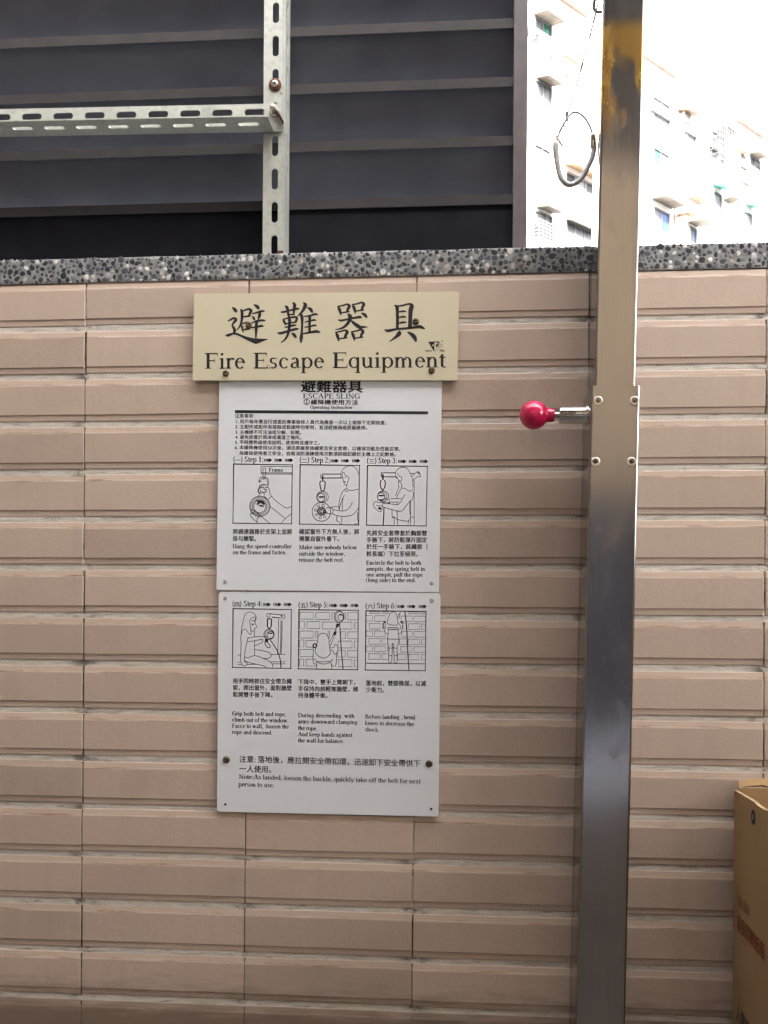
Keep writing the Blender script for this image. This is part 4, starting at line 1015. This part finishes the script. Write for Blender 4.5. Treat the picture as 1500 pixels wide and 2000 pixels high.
for px, py in ((440, 1571), (842, 1580)):
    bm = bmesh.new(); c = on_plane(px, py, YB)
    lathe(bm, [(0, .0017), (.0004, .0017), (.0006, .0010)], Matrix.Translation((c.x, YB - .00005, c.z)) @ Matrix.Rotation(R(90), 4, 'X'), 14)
    under(obj('hole_disc', bm, M['ink']), lo_sheet)  # black disc standing in for a small dark hole
for px, py in ((442, 1484), (838, 1492)): screw(lo_sheet, px, py, YB, .0050, M['old_brass'])

# ------------------------------------------------------------------ stainless davit post of the escape device
LEAN = 0.0163
post = empty('davit_post', (0.7086, -0.045, 0.0), (0, LEAN, 0)); tag(post, 'stainless steel davit post standing in a wider sleeve against the tiled wall', 'post'); rooted(post)
PINV = post.matrix_world.inverted()
def loc_at(px, py, Y): return PINV @ on_plane(px, py, Y)
def part(name, bm, mat, ang=35, parent=post):
    o = obj(name, bm, mat); smooth_by_angle(o, ang); o.parent = parent; return o
SLEEVE = 1.0245
bm = bmesh.new(); plate(bm, round_rect(-.0308, .0308, -.0450, .0430, .0032, 4), [round_rect(-.0272, .0272, -.0414, .0394, .0015, 2)], SLEEVE - 0.004, lambda u, v, d: (u, v, 0.004 + d))
sleeve = part('sleeve', bm, M['steel'])
bm = bmesh.new(); plate(bm, round_rect(-.0258, .0258, -.0402, .0380, .0034, 5), [], 2.14, lambda u, v, d: (u, v, 0.60 + d))
tube_ = part('upper_post', bm, M['steel_post'])
bm = bmesh.new(); plate(bm, round_rect(-.05, .05, -.0445, .0425, .004), [], 0.004, lambda u, v, d: (u, v, d)); part('base_plate', bm, M['steel'])
for px, py in ((1168, 783), (1239, 783), (1163, 902), (1233, 902)):
    c = loc_at(px, py, -.090); bm = bmesh.new()
    Mx = Matrix.Translation((c.x, -.0450, c.z)) @ Matrix.Rotation(R(90), 4, 'X')
    lathe(bm, [(-.001, .0058), (.0010, .0058), (.0016, .0052), (.0016, .0040), (-.0004, .0034), (-.0006, .0010)], Mx, 24)
    b_ = part('bolt', bm, M['chrome'], 30, sleeve)
    bm = bmesh.new(); lathe(bm, [(0, .0026), (.0005, .0024), (.0005, .0004)], Mx @ Matrix.Translation((0, 0, -.0004)), 6)
    o = part('socket', bm, M['old_brass'], 30, b_); o.parent = sleeve
pin_c = loc_at(1141, 811, -.052)
Mp = Matrix.Translation((-.0306, pin_c.y, pin_c.z)) @ Matrix.Rotation(R(-90), 4, 'Y')
bm = bmesh.new(); lathe(bm, [(-.001, .0135), (.0022, .0135), (.0030, .0118), (.0040, .0114), (.0350, .0114), (.0362, .0104), (.0362, .0060)], Mp, 36)
pin = part('locking_pin', bm, M['chrome'], 40)
bm = bmesh.new(); lathe(bm, [(.030, .0040), (.046, .0040)], Mp, 20); part('spindle', bm, M['steel'], 40, pin)
bm = bmesh.new(); prof = [(.0425, .0030), (.0425, .0088), (.0432, .0093), (.0500, .0093), (.0530, .0100)]
cR, cT = .0188, .0690
a0 = math.acos((cT - .0545) / cR)
prof += sorted([(cT - cR * math.cos(a0 + (math.pi - a0) * q / 16), max(.0004, cR * math.sin(a0 + (math.pi - a0) * q / 16))) for q in range(17)])
lathe(bm, prof, Mp, 40)
part('red_knob', bm, M['red'], 50, pin)['label'] = 'glossy red ball knob'
bm = bmesh.new(); c = loc_at(1172, 4, -.050)
tube(bm, [(-.0257, c.y, c.z + .006), (-.031, c.y, c.z + .006), (-.034, c.y, c.z + .001), (-.034, c.y, c.z - .008), (-.031, c.y, c.z - .013), (-.0257, c.y, c.z - .013)], .0022, 10)
part('eye_bracket', bm, M['steel'], 50, tube_)

# ---- wire and carabiner hanging beside the post
CY = -0.052
cp = [(1121, 219), (1141, 229), (1155, 254), (1160, 284), (1157, 306), (1146, 330), (1134, 350), (1116, 361), (1101, 355), (1092, 336), (1086, 302), (1085, 280), (1092, 261), (1104, 237)]
ring = [on_plane(x, y, CY) for x, y in spline(cp, 4, True)]
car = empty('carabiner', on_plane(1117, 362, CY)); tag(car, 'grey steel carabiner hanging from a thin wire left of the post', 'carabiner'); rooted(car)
bm = bmesh.new(); tube(bm, ring, [.0036 if p_.z < on_plane(1100, 275, CY).z else .0017 for p_ in ring], 12, True); under(obj('body', bm, M['zinc_hook'], smooth=True), car)  # upper half thinned so the sky's glare swallows it
ga, gb = on_plane(1158, 262, CY), on_plane(1159, 291, CY)
bm = bmesh.new(); tube(bm, [ga, ga + (gb - ga) * .1, gb - (gb - ga) * .1, gb], [.0034, .0040, .0040, .0034], 12); under(obj('gate_sleeve', bm, M['chrome'], smooth=True), car)
bm = bmesh.new(); p_ = on_plane(1092, 268, CY); tube(bm, [p_ + Vector((-.004, 0, .002)), p_ + Vector((.005, 0, -.012))], .0016, 8); under(obj('gate_pivot', bm, M['bolt_zinc']), car)
a_, b_ = on_plane(1167.5, 10, CY), on_plane(1103, 240, CY)
wire = [a_ + Vector((.006, 0, -.003)), a_] + [a_.lerp(b_, q / 8) + Vector((.0016 * math.sin(math.pi * q / 8), 0, 0)) for q in range(1, 9)] + [b_ + Vector((-.002, -.003, -.005)), b_ + Vector((.003, -.001, -.008)), b_ + Vector((.005, .003, -.001)), b_ + Vector((.004, .0035, .012))]
wr = empty('wire_sling', a_); tag(wr, 'thin steel wire running from the post eye down to the carabiner', 'wire'); rooted(wr)
bm = bmesh.new(); tube(bm, wire, .0012, 8); under(obj('strand', bm, M['dark_wire'], smooth=True), wr)
bm = bmesh.new(); tube(bm, [wire[-1] + Vector((-.0012, 0, .004)), wire[-1] + Vector((-.0010, 0, -.007))], .0021, 10); under(obj('ferrule', bm, M['chrome']), wr)

# ------------------------------------------------------------------ cardboard box
def on_side(px, py, X):
    d = CROT @ Vector(((px - 750) / 2000.0, -(py - 1243.1) / 2000.0, -1.0))
    return CAM + d * ((X - CAM.x) / d.x)
BX = on_plane(1434, 1543, -.022).x; BZ = on_plane(1434, 1543, -.022).z
BD, BW = 0.34, 0.42
carton = empty('cardboard_box', (BX + BW / 2, -.022 - BD / 2, 0)); tag(carton, 'worn open brown cardboard box on the floor against the tiled wall', 'box'); rooted(carton)
rb = random.Random(3)
def sheet(name, A, B, h, thick, inward, mat=None):
    """upright card panel from plan point A to B, slightly bowed, uneven top edge"""
    bm = bmesh.new(); nu, nv = 14, 12; A, B = Vector(A), Vector(B)
    gf, gb_ = [], []
    for i in range(nu + 1):
        u = i / nu; rim = rb.uniform(-.0012, .0012)
        cf, cb = [], []
        for j in range(nv + 1):
            v = j / nv
            bow = -.006 * math.sin(math.pi * u) * math.sin(math.pi * min(1, v * .9)) + .0012 * math.sin(u * 9 + v * 7) * math.sin(math.pi * u)
            p_ = A.lerp(B, u) + Vector(inward) * bow
            z = .001 + (h - .001 + rim) * v
            cf.append(bm.verts.new((p_.x, p_.y, z))); q_ = p_ + Vector(inward) * thick; cb.append(bm.verts.new((q_.x, q_.y, z)))
        gf.append(cf); gb_.append(cb)
    for i in range(nu):
        for j in range(nv):
            bm.faces.new((gf[i][j], gf[i + 1][j], gf[i + 1][j + 1], gf[i][j + 1])); bm.faces.new((gb_[i][j], gb_[i][j + 1], gb_[i + 1][j + 1], gb_[i + 1][j]))
        e = bm.faces.new((gf[i][nv], gf[i + 1][nv], gb_[i + 1][nv], gb_[i][nv])); e.material_index = 1
        bm.faces.new((gf[i][0], gb_[i][0], gb_[i + 1][0], gf[i + 1][0]))
    for i in (0, nu):
        for j in range(nv): bm.faces.new((gf[i][j], gf[i][j + 1], gb_[i][j + 1], gb_[i][j]))
    o = obj(name, bm, [M['card'], M['card_edge']]); smooth_by_angle(o, 40); under(o, carton); return o
y0, y1 = -.022, -.022 - BD
side = sheet('side_panel', (BX, y0, 0), (BX, y1, 0), BZ, .0045, (1, 0, 0))
sheet('side_panel', (BX + BW, y1, 0), (BX + BW, y0, 0), BZ - .004, .0045, (-1, 0, 0))
sheet('back_panel', (BX + BW - .005, y0 + .001, 0), (BX + .005, y0 + .001, 0), BZ + .004, .0045, (0, -1, 0))
sheet('front_panel', (BX + .005, y1 + .0005, 0), (BX + BW - .005, y1 + .0005, 0), BZ - .002, .0045, (0, 1, 0))
bm = bmesh.new(); box(bm, BX + .006, BX + BW - .006, y1 + .006, y0 - .006, .002, .006); under(obj('bottom', bm, M['card']), carton)
bm = bmesh.new()
ln = [Vector((BX + .008 + q * .03, y0 + .0065, BZ + .003 + .004 * math.sin(q * 2.1))) for q in range(14)]
for a, b in zip(ln, ln[1:]):
    vs = [bm.verts.new(p_) for p_ in (a, b, b + Vector((0, .006, .010 + .003 * math.sin(b.x * 60))), a + Vector((0, .006, .010 + .003 * math.sin(a.x * 60))))]
    bm.faces.new(vs)
bmesh.ops.remove_doubles(bm, verts=bm.verts, dist=.0001); bmesh.ops.solidify(bm, geom=bm.faces[:], thickness=.003)
under(obj('torn_flap', bm, M['card']), carton)
def side_ink(name, mat, fn, lift=.0008):
    ik = Ink(); fn(ik); me = bpy.data.meshes.new(name); vv = []
    for u, v in ik.v:                           # u: mm from the wall-side edge, v: mm down from the rim
        uu = u / 1000 / BD; zz = BZ - v / 1000; v_ = zz / BZ
        bow = -.006 * math.sin(math.pi * uu) * math.sin(math.pi * min(1, v_ * .9)) + .0012 * math.sin(uu * 9 + v_ * 7) * math.sin(math.pi * uu)
        vv.append((BX + bow - lift, y0 - u / 1000, zz))
    me.from_pydata(vv, [], ik.f); me.materials.append(mat); o = link(name, me); o.parent = side; return o
def mm(px, py):
    p_ = on_side(px, py, BX); return ((y0 - p_.y) * 1000, (BZ - p_.z) * 1000)
iA, iB = mm(1444, 1762), mm(1490, 1810)
side_ink('red_lettering', M['red_ink'], lambda ik: (latin(ik, 'ISO 9001', iA[0], iA[0] + 62, iA[1] + 3, iA[1] + 3, 14), han(ik, '最良印刷紙箱', iA[0] - 1, iA[0] + 135, iA[1] + 24, iA[1] + 24, 22, .01)))
iC = mm(1441, 1972)
side_ink('blue_lettering', M['blue_ink'], lambda ik: han(ik, '人使用', iC[0], iC[0] + 84, iC[1], iC[1], 26, .01))
iD = mm(1475, 1596)
side_ink('ink_stamp', M['blue_ink'], lambda ik: ik.line([(iD[0] + 7 * math.cos(R(20 * q)), iD[1] + 6.5 * math.sin(R(20 * q))) for q in range(18)], 5.0, closed=True))

# ------------------------------------------------------------------ apartment block across the street
FU = Vector((.6787, .7344, 0)).normalized(); FN = Vector((FU.y, -FU.x, 0)); FP = Vector((3.9274, 47.8402, 0))
blk = empty('apartment_block', (FP.x, FP.y, GROUND), (0, 0, math.atan2(FU.y, FU.x))); tag(blk, 'tall white apartment block with many windows across the street', 'building'); rooted(blk)
def fac(px, py):
    d = CROT @ Vector(((px - 750) / 2000.0, -(py - 1243.1) / 2000.0, -1.0))
    t = (FP - CAM).dot(FN) / d.dot(FN); p_ = CAM + d * t
    return (p_ - FP).dot(FU), p_.z - GROUND
def bpart(name, bm, mat, parent=blk):
    o = obj(name, bm, mat); o.parent = parent; return o
def fbox(name, s0, s1, o0, o1, z0, z1, mat, parent=blk):
    """o = metres out from the facade"""
    bm = bmesh.new(); box(bm, s0, s1, -o1, -o0, z0, z1); return bpart(name, bm, mat, parent)
ZR = fac(1290, 128)[1]
fbox('wall', -60, 85, -14, 0, 0.004, ZR - .9, M['facade'])
fbox('cornice', -60, 85, 0.002, .35, ZR - 2.75, ZR - 2.6, M['facade'])
fbox('parapet', -60, 85, -.3, .10, ZR - .898, ZR - .3, M['facade'])
for a, b in ((1060, 1141), (1240, 1315), (1432, 1487), (1560, 1640)):
    s0, s1 = fac(a, 128 + (a - 1290) * .72)[0], fac(b, 128 + (b - 1290) * .72)[0]
    bm = bmesh.new(); prism(bm, [(.6, ZR - .28), (-.40, ZR - .28), (-.42, ZR - .16), (-.36, ZR - .08), (1.8, ZR + .55), (1.8, ZR - .28)], s0, s1); bpart('roof_eave', bm, M['roof_red'])
for (px, py, wd, ht) in ((1330, 150, 1.9, 1.5), (1424, 210, 2.4, 1.5)):
    s0, z0 = fac(px - 9, py)
    bm = bmesh.new()
    v_ = [bm.verts.new(q) for q in ((s0, .3, z0 - .6), (s0 + wd, .3, z0 - .6), (s0 + wd * .55, .3, z0 + ht), (s0, 2.5, z0 - .6), (s0 + wd, 2.5, z0 - .6), (s0 + wd * .55, 2.5, z0 + ht))]
    for f in ((0, 1, 2), (5, 4, 3), (0, 3, 4, 1), (1, 4, 5, 2), (2, 5, 3, 0)): bm.faces.new([v_[i] for i in f])
    bpart('dormer', bm, M['gable'])
def window(x0, y0_, x1, h, glass, bars=2, rows=0, out=.06, arch=False):
    s0, zt_ = fac(x0, y0_); s1 = fac(x1, y0_)[0]; zb_ = fac(x0, y0_ + h)[1]
    bm = bmesh.new(); t = .09
    for a, b, c, d in ((s0, s1, zt_ - t, zt_), (s0, s1, zb_, zb_ + t), (s0, s0 + t, zb_ + t, zt_ - t), (s1 - t, s1, zb_ + t, zt_ - t)): box(bm, a, b, -out - .05, -.002, c, d)
    for q in range(1, bars): box(bm, s0 + (s1 - s0) * q / bars - .03, s0 + (s1 - s0) * q / bars + .03, -out - .02, -.002, zb_ + t, zt_ - t)
    w_ = bpart('window', bm, M['win_frame'])
    n = max(1, bars)
    for q in range(n):
        gl = glass[q % len(glass)] if isinstance(glass, (list, tuple)) else glass
        fbox('pane', s0 + t + (s1 - s0 - 2 * t) * q / n + .035, s0 + t + (s1 - s0 - 2 * t) * (q + 1) / n - .035, .004, .03, zb_ + t + .01, zt_ - t - .01, M['glass_' + gl], w_)
    fbox('sill', s0 - .1, s1 + .1, .003, .16, zb_ - .12, zb_ - .003, M['facade'], w_)
    return s0, s1, zb_, zt_, w_
def awning(x0, y0_, x1, proj=.75, drop=.18, mat='awning'):
    s0, zt_ = fac(x0, y0_); s1 = fac(x1, y0_)[0]
    bm = bmesh.new(); prism(bm, [(-.004, zt_), (-.004, zt_ - .10), (-proj, zt_ - .10 - drop), (-proj, zt_ - drop)], s0, s1); return bpart('awning', bm, M[mat])
def aircon(x0, y0_, wd=.8, ht=.55, out=.45):
    s0, zt_ = fac(x0, y0_); a = fbox('air_conditioner', s0, s0 + wd, .005, out, zt_ - ht, zt_, M['ac'])
    bm = bmesh.new()
    for q in range(5): box(bm, s0 + .06, s0 + wd - .06, -out - .012, -out - .002, zt_ - ht + .06 + q * (ht - .12) / 5, zt_ - ht + .10 + q * (ht - .12) / 5)
    bpart('grille', bm, M['ac_grille'], a)
def cage(x0, y0_, x1, h, out=.6, nv=5, nh=5):
    s0, zt_ = fac(x0, y0_); s1 = fac(x1, y0_)[0]; zb_ = fac(x0, y0_ + h)[1]; bm = bmesh.new(); r = .028
    for q in range(nh + 1):
        z = zb_ + (zt_ - zb_) * q / nh; box(bm, s0, s1, -out - r, -out + r, z - r, z + r)
        for s_ in (s0, s1): box(bm, s_ - r, s_ + r, -out, -.004, z - r, z + r)
    for q in range(nv + 1):
        s_ = s0 + (s1 - s0) * q / nv; box(bm, s_ - r, s_ + r, -out - r * .9, -out + r * .9, zb_, zt_)
    return bpart('window_grille', bm, M['cage'])
# bay beside the louvres
window(1041, 28, 1076, 44, ['pale', 'teal'], 2); awning(1040, 24, 1078, .9); cage(1041, 70, 1076, 24, .35)
window(1041, 153, 1076, 55, ['pale', 'grey'], 2); awning(1046, 148, 1078, .8)
window(1040, 279, 1073, 62, ['pale'], 2); window(1040, 408, 1077, 56, ['grey', 'pale'], 3); awning(1046, 400, 1078, .8); cage(1041, 432, 1076, 34, .35)
fbox('recess_panel', fac(1101, 75)[0], fac(1130, 92)[0], .003, .06, fac(1101, 118)[1], fac(1101, 66)[1], M['awning_orange']); aircon(1104, 84)
fbox('red_pot', fac(1102, 120)[0], fac(1109, 124)[0], .003, .2, fac(1102, 146)[1], fac(1102, 120)[1], M['pink'])  # block standing in for a red pot
awning(1101, 316, 1163, .7, .2, 'awning_orange'); window(1101, 333, 1162, 26, ['dark', 'pale', 'dark'], 3)
fbox('salmon_panel', fac(1130, 388)[0], fac(1156, 402)[0], .003, .05, fac(1130, 398)[1], fac(1130, 386)[1], M['pink'])
window(1102, 428, 1158, 40, ['grey', 'pale', 'grey'], 3); awning(1102, 424, 1158, .5)
# bays beyond the post
window(1272, 186, 1306, 60, ['pale'], 2)
awning(1321, 210, 1344, .9, .3, 'gable'); aircon(1323, 224, .7, .5); window(1338, 240, 1357, 48, ['pale'], 1)
window(1273, 286, 1304, 34, ['teal', 'pale'], 2); cage(1273, 318, 1304, 34, .7, 6, 4)
window(1386, 252, 1412, 58, ['grey', 'pale'], 2); cage(1384, 250, 1412, 66, .7, 6, 6); awning(1398, 248, 1420, .8)
s_, z_ = fac(1340, 352)
bm = bmesh.new(); rp = random.Random(5)
for q in range(170):
    c = Vector((s_ + rp.gauss(.6, .38), -.35 + rp.gauss(0, .18), z_ + rp.gauss(.1, .26))); a = rp.uniform(.05, .12)
    d1 = Vector((rp.gauss(0, 1), rp.gauss(0, 1), rp.gauss(0, 1))).normalized(); d2 = d1.orthogonal().normalized()
    bm.faces.new([bm.verts.new(c + v_) for v_ in (d1 * a, d2 * a * .5, -d1 * a, -d2 * a * .5)])
bpart('balcony_plant', bm, M['plant'])['kind'] = 'stuff'
cage(1341, 346, 1362, 36, .7, 4, 4); fbox('flower_tray', s_, s_ + 1.5, .05, .72, fac(1340, 384)[1] - .08, fac(1340, 384)[1], M['pink'])
awning(1391, 357, 1409, .9, .45, 'teal'); window(1390, 372, 1408, 40, ['pale'], 1); fbox('awning', fac(1412, 388)[0], fac(1426, 396)[0], .004, .7, fac(1412, 391)[1], fac(1412, 388)[1], M['awning'])
awning(1455, 395, 1470, .9, .45, 'teal'); window(1449, 410, 1467, 42, ['pale'], 1)
awning(1431, 287, 1450, .5, .1, 'pink'); window(1447, 300, 1455, 34, ['grey'], 1); aircon(1448, 340, .9, .5); window(1461, 300, 1484, 26, ['grey', 'dark'], 2); awning(1460, 296, 1480, .8)
awning(1271, 384, 1312, 1.0, .15); window(1273, 402, 1306, 44, ['pale', 'blue'], 2)
awning(1319, 416, 1336, 1.0, .15, 'gable'); fbox('bracket', fac(1320, 424)[0], fac(1320, 424)[0] + .12, .004, .7, fac(1320, 440)[1], fac(1320, 425)[1], M['gable'])
awning(1341, 430, 1362, 1.1, .15); window(1344, 441, 1359, 34, ['pale', 'blue'], 2)
for px in (1089, 1166, 1316, 1378, 1431):                                   # rain pipes down the facade
    s_ = fac(px, 300)[0]; bm = bmesh.new(); lathe(bm, [(0.01, .055), (ZR - 3.2, .055)], Matrix.Translation((s_, -.09, 0)), 8); bpart('rain_pipe', bm, M['awning'])
